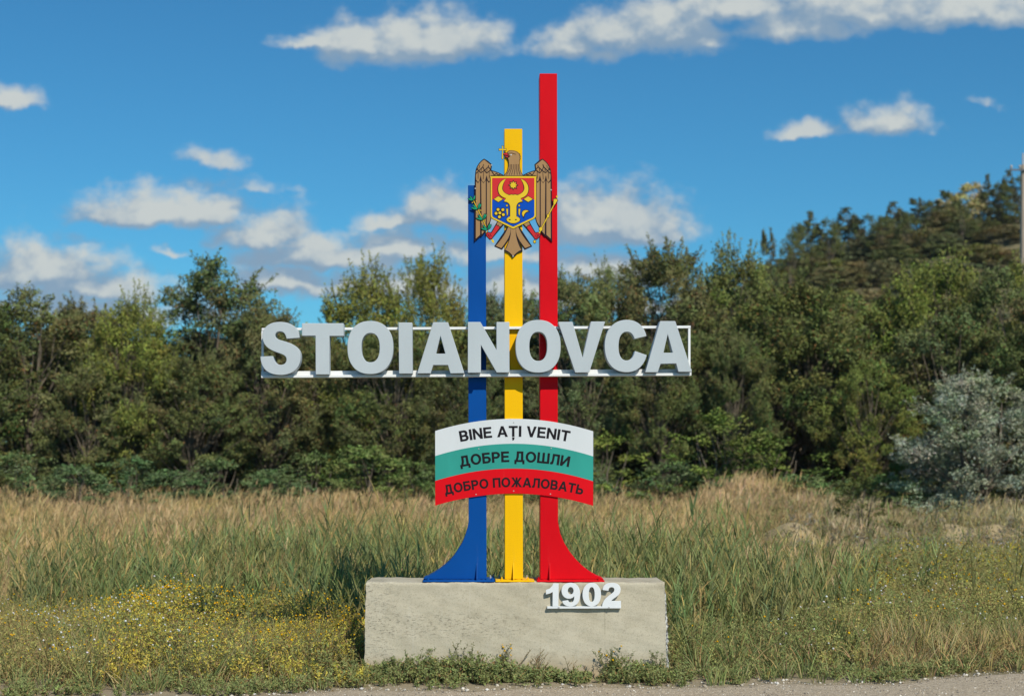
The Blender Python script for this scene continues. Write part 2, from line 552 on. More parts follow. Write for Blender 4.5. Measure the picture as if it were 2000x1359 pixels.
def post(col, outline, plate_px, guss_px, bolts, label, cx):
    t = empty('steel_post', (XW(cx, CF), .2, BH), label, 'post', 'three painted posts of the welcome monument')
    o = plate('shaft', [outline], [], CF, CB, M[col], t); bevel(o, .003, 1)
    z0 = BH + .001
    box('base_plate', XW(plate_px[0], 0), XW(plate_px[1], 0), .012, .44, z0 + .002, z0 + .017, M[col], t, .002)
    for gx, s in ((guss_px, -1), (guss_px, 1)):
        x = XW(gx, .05)
        y0, y1 = (CF - .060, CF - .0005) if s < 0 else (CB + .0005, CB + .06)
        zz = z0 + .017; h = .165
        a, b_ = (y1, y0) if s < 0 else (y0, y1)   # a touches the shaft
        v = [(x + dx, yy, z_) for dx in (-.004, .004) for yy, z_ in ((a, zz), (b_, zz), (b_, zz + .012), (a, zz + h))]
        f = [(0, 1, 2, 3), (7, 6, 5, 4), (0, 4, 5, 1), (1, 5, 6, 2), (2, 6, 7, 3), (3, 7, 4, 0)]
        mesh('gusset', v, f, M[col], t)
    for bx, by in bolts:
        hexbolt(t, XW(bx, by), by, z0 + .017, M[col] if by < .3 else M['bolt'])
    # weld bead along the foot
    v, f = [], []
    xs = np.arange(XW(plate_px[0] + 5, CF), XW(outline_r(outline) - 1, CF), .012)
    for i, x in enumerate(xs):
        w = .003 + .003 * R.random()
        v += [(x, CF - w, z0 + .0175), (x, CF - .0005, z0 + .0175 + w * 1.2)]
        if i: n = 2 * i; f.append((n - 2, n, n + 1, n - 1))
    mesh('weld_bead', v, f, M[col], t)
    return t


def outline_r(o): return max(p[0] for p in o)


blue_o = [(914, 362), (949, 362), (950.3, 1130.3)] + [(826.5, 1130.3), (828, 1128.6), (835.5, 1126), (845.8, 1120.3), (857, 1113), (867.4, 1105), (877.7, 1095.6), (886, 1086), (894, 1074), (902.5, 1060.5), (908.7, 1045), (912.8, 1031.6), (915.2, 1019)]
post('blue', blue_o, (826, 966), 931.5, [(961, .07), (958, .30), (836, .05), (972 - 8, .38)],
     'blue steel post, shortest of the three, its foot flaring out to the left', 932)
yel_o = [(985, 252), (1020, 252), (1021.5, 1130.3), (986, 1130.3)]
post('yellow', yel_o, (968, 1044), 1003, [(980, .07), (1031, .07), (1029, .30), (976, .30)],
     'yellow steel post in the middle, straight down to its bolted foot', 1003)
red_o = [(1054, 144), (1088, 144), (1090, 1019), (1094, 1041), (1101.5, 1058.6), (1112, 1076), (1125, 1092), (1140, 1107), (1154.5, 1118), (1169, 1126), (1177, 1129), (1179, 1130.3), (1055.5, 1130.3)]
post('red', red_o, (1049, 1181), 1074, [(1052, .07), (1047 + 4, .30), (1170, .05), (1164, .3)],
     'red steel post, tallest of the three, its foot flaring out to the right', 1071)

# ------------------------------------------------------------------ name sign
def name_sign():
    YF, YR0, YR1 = -.10, .037, .0795
    t = empty('name_sign', (XW(930, 0), .06, ZW(735, .05)), 'white metal frame carrying the large pale grey letters STOIANOVCA across the three posts', 'sign')
    def bar(name, x0, y0, x1, y1, h, Ya, Yb):   # slightly tilted bar in pixels
        vv = []
        for Y in (Ya, Yb):
            for (x, y) in ((x0, y0), (x1, y1), (x1, y1 + h), (x0, y0 + h)):
                p = PW(x, y, Ya); vv.append((p[0], Y, p[2]))
        f = [(0, 3, 2, 1), (4, 5, 6, 7), (0, 1, 5, 4), (1, 2, 6, 5), (2, 3, 7, 6), (3, 0, 4, 7)]
        return bevel(mesh(name, vv, f, M['white'], t), .002, 1)
    bar('top_rail', 511, 640.5, 1349, 636, 5, YR0, YR1)
    bar('bottom_rail', 510, 725, 1350.5, 720.6, 10, YR0, YR1)
    bar('lower_ledge', 510, 735.2, 1350.5, 731, 2.6, -.03, YR1)
    bar('ledge_lip', 510, 732.8, 1350.5, 728.4, 5.0, -.035, -.0305)
    box('end_upright', XW(510.6, YR0), XW(514.5, YR0), YR0 + .002, YR1 - .002, ZW(724.5, YR0), ZW(646, YR0), M['white'], t)
    box('end_upright', XW(1344.5, YR0), XW(1348.6, YR0), YR0 + .002, YR1 - .002, ZW(720.2, YR0), ZW(641.4, YR0), M['white'], t)
    c1 = lambda ps: tr(ps, 1 / 4.545, 500, 600)
    c2 = lambda ps: tr(ps, 1 / 4.545, 930, 600)
    G = []
    Sx = path('M 385 270 L 270 278 C 262 238 245 215 212 215 C 188 215 170 228 170 250 C 170 272 190 285 235 297 C 330 322 396 355 396 440 C 396 540 325 602 222 602 C 100 602 42 545 38 437 L 150 432 C 158 485 185 511 220 511 C 250 511 270 492 270 465 C 270 435 250 422 195 404 C 105 375 56 335 56 255 C 56 180 115 130 212 130 C 315 130 378 178 385 270', 14)
    G.append(('S', c1([Sx]), []))
    G.append(('T', c1([[(407, 142), (777, 142), (777, 256), (652, 256), (650, 598), (530, 598), (528, 254), (407, 254)]]), []))
    G.append(('O', c1([ell(1014, 358, 203, 236, 64, 2.3)]), c1([ell(1016, 359, 81, 129, 48, 2.35)])))
    G.append(('I', c1([[(1265, 136), (1387, 136), (1390, 590), (1270, 590)]]), []))
    G.append(('A', c1([[(1572, 133), (1705, 133), (1850, 586), (1725, 588), (1703, 514), (1572, 514), (1550, 588), (1430, 588)]]), c1([[(1637, 255), (1680, 412), (1598, 412)]])))
    G.append(('N', c2([[(-74, 131), (38, 131), (180, 378), (180, 131), (294, 131), (296, 580), (183, 580), (42, 335), (42, 582), (-74, 582)]]), []))
    G.append(('O', c2([ell(550, 347, 200, 234, 64, 2.3)]), c2([ell(551, 348, 79, 128, 48, 2.35)])))
    G.append(('V', c2([[(728, 130), (855, 130), (945, 445), (1018, 127), (1145, 127), (1005, 578), (880, 580)]]), []))
    G.append(('C', c2([path('M 1512 255 L 1405 280 C 1392 238 1372 220 1338 218 C 1290 218 1264 265 1264 350 C 1264 430 1290 472 1335 472 C 1375 470 1400 440 1408 388 L 1515 425 C 1490 520 1430 578 1335 578 C 1215 578 1140 490 1140 345 C 1140 200 1220 112 1335 112 C 1430 112 1490 165 1512 255', 14)]), []))
    G.append(('A', c2([[(1632, 123), (1768, 123), (1915, 574), (1795, 574), (1775, 500), (1637, 503), (1612, 578), (1500, 578)]]), c2([[(1700, 242), (1745, 404), (1663, 404)]])))
    for ch, a, s in G:
        o = plate('letter', a, s, YF, YR0 - .0006, M['letter'], t)
        o['label'] = 'large pale grey letter ' + ch
        bevel(o, .0035, 1, 50)
    return t


name_sign()

# ------------------------------------------------------------------ welcome board
st = .165


def Dsh(x0, y0, x1, y1):
    r = (y1 - y0) / 2; cx = x1 - r
    return [(x0, y0)] + [(cx + r * math.cos(a), y0 + r + r * math.sin(a)) for a in [(-90 + 180 * i / 14) * math.pi / 180 for i in range(15)]] + [(x0, y1)]


def rr(a, b, c, d_): return rect(a, b, c, d_)


GL = {
    'B': (.70, [Dsh(0, 0, .70, .55), Dsh(0, .45, .66, 1)], [Dsh(.16, .14, .53, .42), Dsh(.16, .56, .49, .86)]),
    'I': (.165, [rr(0, 0, .165, 1)], []),
    'N': (.76, [rr(0, 0, .155, 1), rr(.605, 0, .76, 1), [(0, 1), (.165, 1), (.76, 0), (.595, 0)]], []),
    'E': (.66, [rr(0, 0, .16, 1), rr(0, .855, .65, 1), rr(0, .44, .60, .58), rr(0, 0, .66, .145)], []),
    'A': (.84, [[(0, 0), (.33, 1), (.51, 1), (.84, 0), (.67, 0), (.60, .22), (.24, .22), (.17, 0)]], [[(.285, .36), (.555, .36), (.42, .80)]]),
    'T': (.72, [rr(0, .855, .72, 1), rr(.28, 0, .44, 1)], []),
    'Ț': (.72, [rr(0, .855, .72, 1), rr(.28, 0, .44, 1), [(.29, -.12), (.44, -.12), (.44, -.22), (.37, -.35), (.30, -.35), (.345, -.24), (.29, -.24)]], []),
    'V': (.77, [[(0, 1), (.17, 1), (.385, .22), (.60, 1), (.77, 1), (.475, 0), (.295, 0)]], []),
    'Д': (.84, [rr(0, 0, .84, .14), rr(0, -.21, .135, .1), rr(.705, -.21, .84, .1), [(.08, .1), (.18, .45), (.20, 1), (.735, 1), (.735, .1)]], [[(.25, .14), (.335, .45), (.35, .86), (.575, .86), (.575, .14)]]),
    'О': (.88, [ell(.44, .5, .44, .515, 36)], [ell(.44, .5, .275, .37, 30)]),
    'Б': (.70, [rr(0, 0, .16, 1), rr(0, .855, .64, 1), Dsh(0, 0, .70, .62)], [Dsh(.16, .14, .54, .48)]),
    'Р': (.68, [rr(0, 0, .16, 1), Dsh(0, .39, .68, 1)], [Dsh(.16, .53, .52, .86)]),
    'Ш': (1.03, [rr(0, 0, .155, 1), rr(.4375, 0, .5925, 1), rr(.875, 0, 1.03, 1), rr(0, 0, 1.03, .14)], []),
    'Л': (.74, [[(0, 0), (0, .14), (.07, .16), (.13, .4), (.14, 1), (.74, 1), (.74, 0), (.58, 0), (.58, .86), (.29, .86), (.275, .4), (.22, .06), (.12, 0)]], []),
    'И': (.76, [rr(0, 0, .155, 1), rr(.605, 0, .76, 1), [(0, 0), (.165, 0), (.76, 1), (.595, 1)]], []),
    'П': (.74, [rr(0, 0, .16, 1), rr(.58, 0, .74, 1), rr(0, .86, .74, 1)], []),
    'Ж': (1.04, [rr(.445, 0, .595, 1), [(0, 0), (.18, 0), (.47, .47), (.40, .58)], [(.02, 1), (.19, 1), (.47, .53), (.40, .42)], [(1.04, 0), (.86, 0), (.57, .47), (.64, .58)], [(1.02, 1), (.85, 1), (.57, .53), (.64, .42)]], []),
    'Ь': (.70, [rr(0, 0, .16, 1), Dsh(0, 0, .70, .60)], [Dsh(.16, .14, .54, .46)]),
}
GL['Е'] = GL['E']; GL['В'] = GL['B']; GL['А'] = GL['A']; GL['Т'] = GL['T']


def bold(A, B, w):
    # edge strips of the true outline of the glyph make its strokes a little heavier
    V_, F_ = region(A, B)
    E = set()
    for f in F_:
        for i in range(len(f)): E.add((f[i], f[(i + 1) % len(f)]))
    out = []
    for a, b in E:
        if (b, a) not in E:
            pa, pb = V_[a], V_[b]; L = math.hypot(pb[0] - pa[0], pb[1] - pa[1])
            if L < 1e-4: continue
            ux, uy = (pb[0] - pa[0]) / L * w, (pb[1] - pa[1]) / L * w
            out.append([(pa[0] - ux - uy, pa[1] - uy + ux), (pa[0] - ux + uy, pa[1] - uy - ux), (pb[0] + ux + uy, pb[1] + uy - ux), (pb[0] + ux - uy, pb[1] + uy + ux)])
    return out


def welcome_board():
    t = empty('welcome_board', (XW(1004, .07), .07, ZW(987, .07)), 'arched white, green and red board with BINE AȚI VENIT, ДОБРЕ ДОШЛИ and ДОБРО ПОЖАЛОВАТЬ in black', 'sign board')
    YB_ = .066
    def arc(yl, ym, yr, n=36, rev=False):
        pts = []
        for i in range(n + 1):
            u = i / n; x = 850 + (1158.6 - 850) * u
            s = 1 - (2 * u - 1) ** 2
            base = yl + (yr - yl) * u
            pts.append((x, base + (ym - (yl + yr) / 2) * s))
        return pts[::-1] if rev else pts
    a0, a1, a2, a3 = (841.3, 817.6, 842), (890.2, 866.2, 891), (938.8, 914.7, 939.6), (987, 963.6, 987.4)
    plate('backing_sheet', [arc(*a0) + arc(*a3, rev=True)], [], YB_, CF - .0006, M['white'], t)
    bands = {}
    for nm, q0, q1, mt, lb in (('w', a0, a1, 'bandw', 'white band at the top'), ('g', a1, a2, 'bandg', 'green band in the middle'), ('r', a2, a3, 'bandr', 'red band at the bottom')):
        o = plate('colour_band', [arc(*q0) + arc(*q1, rev=True)], [], YB_ - .0015, YB_ - .0001, M[mt], t); o['label'] = lb
        bands[nm] = o
    def text(sx, x0, x1, top, base, key, Rr=560):
        h = base - top
        gap, sp_ = .135, .36
        tot = 0
        for c in sx: tot += sp_ if c == ' ' else GL[c][0] + gap
        tot -= gap
        sc = (x1 - x0) / tot          # horizontal scale px per unit
        cx = (x0 + x1) / 2; cur = 0
        for c in sx:
            if c == ' ': cur += sp_; continue
            w, A, B_ = GL[c]
            ang = ((cur + w / 2) * sc - (x1 - x0) / 2) / Rr
            bx, by = cx + Rr * math.sin(ang), base + Rr * (1 - math.cos(ang))
            ca, sa = math.cos(ang), math.sin(ang)
            def tf(ps):
                out = []
                for p in ps:
                    out.append([(bx + ((gx - w / 2) * sc) * ca + gy * h * sa, by + ((gx - w / 2) * sc) * sa - gy * h * ca) for gx, gy in p])
                return out
            plate('lettering', tf(A), tf(B_), YB_ - .003, YB_ - .0016, M['ink'], bands[key], over=[e for p in tf(A) + tf(B_) for e in stroke(p, .045 * h, True)] if 0 else bold(tf(A), tf(B_), .030 * h))
            cur += w + gap
    f = 1 / 5.714
    X = lambda v: 830 + v * f
    Yy = lambda v: 800 + v * f
    text('BINE AȚI VENIT', X(396), X(1608), Yy(183), Yy(297), 'w')
    text('ДОБРЕ ДОШЛИ', X(396), X(1606), Yy(466), Yy(578), 'g')
    text('ДОБРО ПОЖАЛОВАТЬ', X(224), X(1762), Yy(757), Yy(858), 'r', 590)
    for x, y in ((990, 142), (600, 436), (1408, 429), (990, 906), (570, 944), (1400, 940)):
        x0, y0 = X(x), Yy(y)
        p = PW(x0, y0, YB_)
        v, ff = [], []
        for k, (r_, dy) in enumerate(((.0065, 0), (.005, -.003), (.002, -.0045))):
            for i in range(8):
                a = i * math.pi / 4
                v.append((p[0] + r_ * math.cos(a), YB_ - .0016 + dy, p[2] + r_ * math.sin(a)))
        for k in range(2):
            for i in range(8): ff.append((k * 8 + i, k * 8 + (i + 1) % 8, k * 8 + 8 + (i + 1) % 8, k * 8 + 8 + i))
        ff.append(tuple(range(16, 24)))
        mesh('screw', v, ff, M['bolt'], t)


welcome_board()

# ------------------------------------------------------------------ year sign
def year_sign():
    Y0, Y1 = -.052, -.030
    t = empty('year_sign', (XW(1140, 0), -.03, ZW(1188, 0)), 'small white metal digits 1902 on a ledge fixed to the concrete block', 'sign')
    c = lambda ps: tr(ps, 1 / 6.796, 1000, 1010)
    D = [('1', [[(548, 875), (620, 877), (616, 1180), (538, 1180), (540, 990), (500, 1010), (450, 1022), (450, 962), (500, 945), (535, 905)]], []),
         ('9', [path('M 668 1110 L 745 1098 C 752 1118 765 1128 783 1128 C 812 1128 828 1095 826 1045 C 808 1068 785 1078 755 1078 C 700 1078 657 1035 657 972 C 657 908 705 868 778 868 C 862 868 905 920 905 1022 C 905 1125 860 1180 778 1180 C 712 1180 675 1155 668 1110')], [ell(779, 973, 38, 49, 28)]),
         ('0', [ell(1059, 1024, 123, 156, 48, 2.15)], [ell(1058, 1023, 39, 98, 36, 2.3)]),
         ('2', [path('M 1202 962 L 1280 972 C 1283 940 1298 926 1322 926 C 1345 926 1358 940 1358 960 C 1358 985 1335 1005 1290 1035 C 1235 1075 1200 1120 1195 1180 L 1447 1180 L 1447 1108 L 1318 1108 C 1330 1090 1345 1080 1375 1060 C 1420 1030 1442 1000 1442 955 C 1442 900 1400 868 1325 868 C 1250 868 1205 900 1202 962')], [])]
    for ch, a, s in D:
        o = plate('digit', c(a), c(s), Y0, Y1, M['digit'], t); o['label'] = 'white digit ' + ch
        bevel(o, .0015, 1, 50)
    plate('ledge', c([[(468, 1181), (1447, 1179.5), (1447, 1204), (468, 1208)]]), [], Y0 - .002, -.006, M['digit'], t)
    for bx in (621, 1287):
        x, y = 1000 + bx / 6.796, 1010 + 1197 / 6.796
        p = PW(x, y, Y0)
        box('fixing_bolt', p[0] - .008, p[0] + .008, Y0 - .008, Y0 - .0021, p[2] - .007, p[2] + .007, M['bolt'], t)
    for bx, by in ((578, 1080), (866, 1050), (976, 1024), (1402, 950)):
        p = PW(1000 + bx / 6.796, 1010 + by / 6.796, Y0)
        box('stand_off', p[0] - .008, p[0] + .008, Y1 + .0005, .004, p[2] - .008, p[2] + .008, M['digit'], t)


year_sign()

# ------------------------------------------------------------------ coat of arms
def coat_of_arms():
    YE = .066
    t = empty('coat_of_arms', (XW(1002, YE), YE, ZW(502, YE)), 'painted sheet metal eagle with red and blue shield, fixed to the tops of the posts', 'coat of arms')
    f = 1 / 5.662
    c = lambda ps: tr(ps, f, 900, 270)
    mir = lambda ps: [[(1160 - x, y) for x, y in p] for p in ps]
    def lay(name, adds, level, mat, parent=t, subs=(), thick=None):
        y1 = YE - .0022 * level
        y0 = y1 - .0018
        if level == 0: y0, y1 = YE - .0018, CF - .0008
        return plate(name, c(adds), c(list(subs)), y0, y1 - (.0000 if level == 0 else -.0002), M[mat], parent, Yp=YE)
    wing = [path('M 258 228 L 300 252 L 346 292 L 338 355 C 390 368 440 388 476 412 L 500 440 L 335 440 L 336 890 C 330 930 310 965 285 1005 L 268 1040 L 228 1088 L 220 1080 L 150 1147 L 153 500 C 153 440 156 400 164 352 C 178 300 215 250 258 228', 8)]
    feathers = [[(168, 478), (190, 500), (213, 470), (213, 1068), (196, 1085), (166, 1112)], [(226, 470), (250, 500), (276, 470), (276, 1014), (232, 1064)], [(288, 470), (312, 498), (328, 470), (328, 880), (318, 925), (288, 975)]]
    cov = [path('M 258 240 L 332 298 L 325 362 L 334 366 C 380 374 420 390 455 412 L 334 412 L 318 480 L 300 470 L 285 410 L 268 475 L 250 490 L 232 470 L 220 410 L 205 474 L 190 488 L 170 462 L 166 430 L 172 360 C 186 305 220 262 258 240', 6)]
    lines = []
    for a, b in (((176, 340), (200, 362)), ((200, 362), (244, 318)), ((244, 318), (252, 292)), ((244, 318), (262, 358)), ((262, 358), (304, 318)), ((304, 318), (308, 300)), ((304, 318), (332, 350)), ((170, 392), (200, 362)), ((200, 362), (222, 385)), ((222, 385), (262, 358)), ((262, 358), (287, 388)), ((287, 388), (332, 350)), ((332, 350), (370, 410)), ((370, 412), (395, 388)), ((395, 388), (412, 410)), ((412, 410), (440, 400)), ((176, 355), (192, 330))):
        lines += stroke([a, b], 8.5)
    for x0, y0, x1, y1 in ((192, 380, 192, 450), (253, 375, 248, 455), (315, 370, 314, 450), (230, 335, 225, 370), (292, 340, 287, 372), (204, 330, 208, 300)):
        lines += stroke([(x0, y0), (x1, y1)], 5)
    for fl in (0, 1):
        g_ = (lambda p: mir(p)) if fl else (lambda p: p)
        w = lay('wing', g_(wing), 0, 'em_dark')
        for ft in feathers: lay('feather', g_([ft]), 1, 'em_brown', w)
        lay('shoulder_feathers', g_(cov), 1, 'em_brown', w)
        lay('feather_lines', g_(lines), 2, 'em_dark', w)
    # tail
    tail = [[(515, 980), (368, 1197), (455, 1236), (540, 1110), (480, 1247), (530, 1268), (578, 1322), (630, 1268), (684, 1248), (622, 1110), (705, 1236), (790, 1197), (648, 980)]]
    o = lay('tail', tail, 0, 'em_dark')
    lay('tail_feather', [path('M 524 985 C 490 1070 440 1130 388 1192 L 448 1216 C 500 1150 535 1100 548 1040 L 552 985', 8)], 1, 'em_brown', o)
    lay('tail_feather', [path('M 636 985 C 670 1070 720 1130 772 1192 L 712 1216 C 660 1150 625 1100 612 1040 L 608 985', 8)], 1, 'em_brown', o)
    lay('tail_feather', [path('M 553.5 985 L 552 1060 C 545 1120 520 1190 492 1236 C 530 1250 560 1280 578 1305 C 600 1280 630 1250 668 1236 C 640 1190 615 1120 608 1060 L 606.5 985', 8)], 1, 'em_brown', o)
    # legs
    for fl in (0, 1):
        g_ = (lambda p: mir(p)) if fl else (lambda p: p)
        o = lay('leg', g_([[(405, 915), (372, 975), (334, 1040), (285, 1038), (272, 1060), (280, 1085), (318, 1124), (345, 1118), (358, 1098), (440, 1000), (475, 960), (485, 930)]]), 0, 'em_dark')
        lay('thigh', g_([[(410, 925), (396, 955), (410, 965), (418, 958), (428, 980), (440, 975), (470, 945)]]), 1, 'em_brown', o)
        lay('claw', g_([[(392, 962), (406, 975), (414, 968), (428, 990), (356, 1085), (340, 1110), (320, 1114), (290, 1085), (282, 1060), (294, 1046), (340, 1050)]]), 1, 'em_red', o)
        for sg in ([(292, 1062), (316, 1070)], [(296, 1078), (320, 1084)], [(308, 1094), (328, 1098)], [(322, 1056), (340, 1088)]):
            lay('claw_line', g_(stroke(sg, 4)), 2, 'em_dark', o)
    # head
    hd = path('M 462 418 C 500 400 520 350 527 300 C 530 262 528 236 500 214 L 480 198 L 464 178 C 470 160 495 158 512 160 C 515 142 535 134 560 136 C 600 136 625 150 644 168 L 658 176 L 652 188 L 664 200 L 656 210 L 662 228 L 654 240 C 650 290 652 330 664 364 C 672 388 684 404 700 418', 8)
    hdi = path('M 478 416 C 510 396 526 350 532 300 C 535 262 532 236 520 222 C 540 214 546 206 540 198 L 517 165 C 520 148 538 140 560 141 C 598 142 620 155 636 170 L 648 180 L 646 192 L 656 202 L 649 214 L 654 228 L 648 240 C 644 290 646 330 658 364 C 666 388 676 404 686 416', 8)
    o = lay('head', [hd], 0, 'em_dark')
    lay('neck_plumage', [hdi], 1, 'em_brown', o)
    lay('beak', [[(468, 180), (480, 168), (510, 164), (520, 176), (540, 202), (500, 186)], [(484, 196), (524, 206), (518, 214), (500, 210)]], 1, 'em_red', o, subs=[])
    ln = []
    for x0, x1 in ((545, 505), (560, 535), (580, 560), (600, 590), (618, 625), (636, 655)):
        lay('neck_line', stroke([(x0, 290), (x0, 340), (x1, 408)], 5), 2, 'em_dark', o)
    lay('brow_line', stroke([(520, 172), (560, 166), (610, 180)], 3.5), 2, 'em_dark', o)
    lay('beak_line', stroke([(515, 178), (545, 202)], 3), 2, 'em_dark', o)
    lay('eye', [ell(556, 186, 7, 7, 12)], 2, 'bandw', o)
    o = lay('cross', [[(450, 84), (474, 84), (470, 118), (504, 114), (504, 144), (470, 138), (473, 230), (461, 242), (448, 228), (454, 138), (418, 144), (418, 114), (454, 118)]], 1, 'em_dark')
    lay('cross_face', [[(454, 89), (470, 89), (466, 122), (500, 119), (500, 139), (466, 134), (469, 227), (461, 236), (453, 227), (458, 134), (423, 139), (423, 119), (458, 122)]], 2, 'em_gold', o)
    # shield
    sh = [path('M 314 418 L 848 418 L 838 440 L 836 860 C 832 885 815 895 800 902 L 580 1010 L 360 902 C 342 895 328 885 324 860 L 325 440', 8)]
    o = lay('shield', sh, 1, 'em_dark')
    lay('shield_rim', [path('M 322 423 L 840 423 L 832 440 L 831 858 C 827 880 812 889 798 896 L 580 1003 L 362 896 C 346 889 333 880 330 858 L 331 440', 8)], 2, 'em_gold', o)
    lay('red_field', [[(347, 442), (813, 442), (813, 682), (347, 682)]], 3, 'em_red', o)
    lay('blue_field', [path('M 347 682 L 813 682 L 813 850 C 811 868 800 876 790 880 L 580 980 L 372 880 C 360 876 349 868 347 850', 6)], 3, 'em_blue', o)
    # bull
    def bullh(e):
        # half outline left, e widens
        return path(f'M {498} {453 - e*.3} C {440 - e} {470 - e*.3} {408 - e} 520 {413 - e} {575} C {418 - e} 630 {450 - e*.5} {652 + e} {500 - e*.3} {668 + e*.4} L {477 - e*1.2} {704 + e} C 520 {706 + e} {540 - e} {725 + e*.4} {545 - e} {760} L {545 - e} 868 C {520 - e*.6} 876 {505 - e} 890 {506 - e} 905 C {510 - e} 925 {535 - e*.4} {930 + e*.4} 552 {940 + e*.6} L 580 {944 + e}', 8)
    def bulltop(e):
        return path(f'M 580 {630 - e} L 560 {626 - e} L 535 {632 - e} C 500 {622 - e*.5} {462 + e} 600 {458 + e} 560 C {458 + e} 520 {480 + e*.5} 480 498 {453 - e*.3}', 8)
    def bull(e):
        a = bullh(e)[:-1]; b_ = bulltop(e)
        left = b_[:-1] + a + [(580, 944 + e)]
        right = [(1160 - x, y) for x, y in left[::-1]]
        return [left + right[1:-1]]
    ob = lay('bull_head', bull(7), 4, 'em_dark', o)
    for nm, ps in (('bull_face', bull(-1)),): lay(nm, ps, 5, 'em_gold', o)
    lay('nostril', [ell(541, 903, 11, 5, 12)], 6, 'em_dark', o)
    lay('nostril', [ell(609, 903, 11, 5, 12)], 6, 'em_dark', o)
    star = lambda r1, r2: [[(580 + (r1 if i % 2 == 0 else r2) * math.sin(i * math.pi / 8), 522 - (r1 if i % 2 == 0 else r2) * math.cos(i * math.pi / 8)) for i in range(16)]]
    lay('star_outline', star(58, 36), 4, 'em_dark', o); lay('star', star(43, 26), 5, 'em_gold', o)
    dia = lambda x, y, a, b_: [[(x - a, y), (x, y - b_), (x + a, y), (x, y + b_)]]
    for x, y, a, b_ in ((415, 677, 58, 38), (745, 677, 58, 38), (510, 748, 17, 17), (645, 748, 17, 17)):
        lay('diamond_outline', dia(x, y, a, b_), 4, 'em_dark', o)
        k_ = 7 if a > 20 else 5
        lay('diamond', dia(x, y, a - k_ * 1.3, b_ - k_), 5, 'em_gold', o)
    for fl in (0, 1):
        g_ = (lambda p: mir(p)) if fl else (lambda p: p)
        lay('ear_bar_outline', g_([[(496, 778), (528, 778), (527, 842), (512, 877)]]), 4, 'em_dark', o)
        lay('ear_bar', g_([[(502, 784), (522, 784), (521, 840), (512, 862)]]), 5, 'em_gold', o)
    pet = [(412, 792), (465, 794), (470, 848), (427, 873), (390, 834)]
    lay('flower_outline', [ell(x, y, 25, 25, 16) for x, y in pet + [(432, 829)]], 4, 'em_dark', o)
    for x, y in pet + [(432, 829)]: lay('petal', [ell(x, y, 16, 16, 14)], 5, 'em_gold', o)
    lay('crescent_outline', [path('M 700 890 C 660 850 660 805 705 793 C 735 788 752 800 762 818 C 725 818 705 840 700 890', 8)], 4, 'em_dark', o)
    lay('crescent', [path('M 694 872 C 668 845 672 810 707 800 C 728 796 742 803 748 812 C 715 815 698 840 694 872', 8)], 5, 'em_gold', o)
    # olive branch in the left claw
    br = empty_part = lay('olive_branch', stroke([(140, 690), (180, 770), (225, 860), (262, 940), (300, 1040)], 15), 2, 'em_dark')
    lay('stem', stroke([(142, 694), (180, 770), (225, 860), (262, 940), (298, 1036)], 8), 3, 'em_gold', br)
    def leaf(x, y, ang, L, w, e):
        pts = []
        for s in (1, -1):
            rng = range(0, 9) if s == 1 else range(7, 0, -1)
            for i in rng:
                u = i / 8; ww = (w / 2 + e) * math.sin(math.pi * u) ** .8 if 0 < u < 1 else 0
                l = -e + (L + 2 * e) * u
                pts.append((x + l * math.cos(ang) - s * ww * math.sin(ang), y + l * math.sin(ang) + s * ww * math.cos(ang)))
        return pts
    lv = []
    for bx, by in ((137, 692), (186, 790), (244, 905), (296, 1018)):
        for a in (200, 232, 285, 300) if by > 700 else (205, 240, 285):
            lv.append((bx + (3 if a > 260 else -3), by, math.radians(a - (4 if a < 260 else -2)), 76 if by > 700 else 62, 22))
    lay('leaf_outline', [leaf(*l, 3.5) for l in lv], 4, 'em_dark', br)
    for l in lv: lay('leaf', [leaf(l[0], l[1], l[2], l[3], l[4] - 3, -2)], 5, 'em_green', br)
    lay('berry', [ell(x, y, 6, 6, 8) for x, y in ((172, 700), (128, 714), (222, 800), (178, 822), (266, 912), (232, 932), (320, 1022), (282, 1042))], 3, 'em_gold', br)
    # mace in the right claw
    sh_ = stroke([(1040, 720), (890, 1000), (868, 1050)], 17)
    hd_ = [[(1022, 735), (1046, 745), (1064, 710), (1078, 692), (1064, 668), (1074, 640), (1062, 630), (1046, 668), (1018, 670), (1020, 700)]]
    mc = lay('mace', sh_ + hd_ + [ell(965, 862, 18, 24, 14), ell(884, 1008, 24, 26, 16), ell(816, 1146, 18, 22, 12)], 2, 'em_dark')
    lay('mace_gilding', stroke([(1038, 724), (890, 1000), (870, 1046)], 10) + [[(1024, 726), (1042, 734), (1058, 706), (1071, 690), (1060, 674), (1026, 676), (1027, 702)], ell(1064, 650, 9, 14, 12), ell(965, 862, 13, 19, 12), ell(884, 1006, 19, 21, 16), ell(870, 1044, 9, 9, 10), ell(816, 1145, 12, 15, 12)], 3, 'em_gold', mc)
    lay('branch_tip', [[(336, 1124), (352, 1116), (368, 1135), (369, 1162), (345, 1150)]], 2, 'em_gold', br)
    for x, y in ((161, 558), (998, 574), (578, 1306), (340, 300)):
        lay('rivet', [ell(x, y, 8, 8, 10)], 3, 'bolt')


coat_of_arms()
# ------------------------------------------------------------------ terrain
def sstep(a, b, x):
    t = np.clip((x - a) / (b - a), 0, 1)
    return t * t * (3 - 2 * t)


HX = [-400, -80, -40, -18, 3.5, 14, 25, 34, 42, 58, 120, 400]
HZ = [1, 2, 2.6, 4, 10, 14.0, 18.6, 22.3, 25.0, 28.8, 37, 50]
_ph = NR.uniform(0, 6.28, 40); _fr = NR.uniform(-1, 1, (40, 2))


def nz2(x, y, lo=0, hi=12, f=1.0):
    s = 0
    for i in range(lo, hi):
        s = s + np.sin((x * _fr[i, 0] + y * _fr[i, 1]) * f * (1 + .35 * (i - lo)) * 2 + _ph[i]) / (1 + .35 * (i - lo))
    return s / 3.2


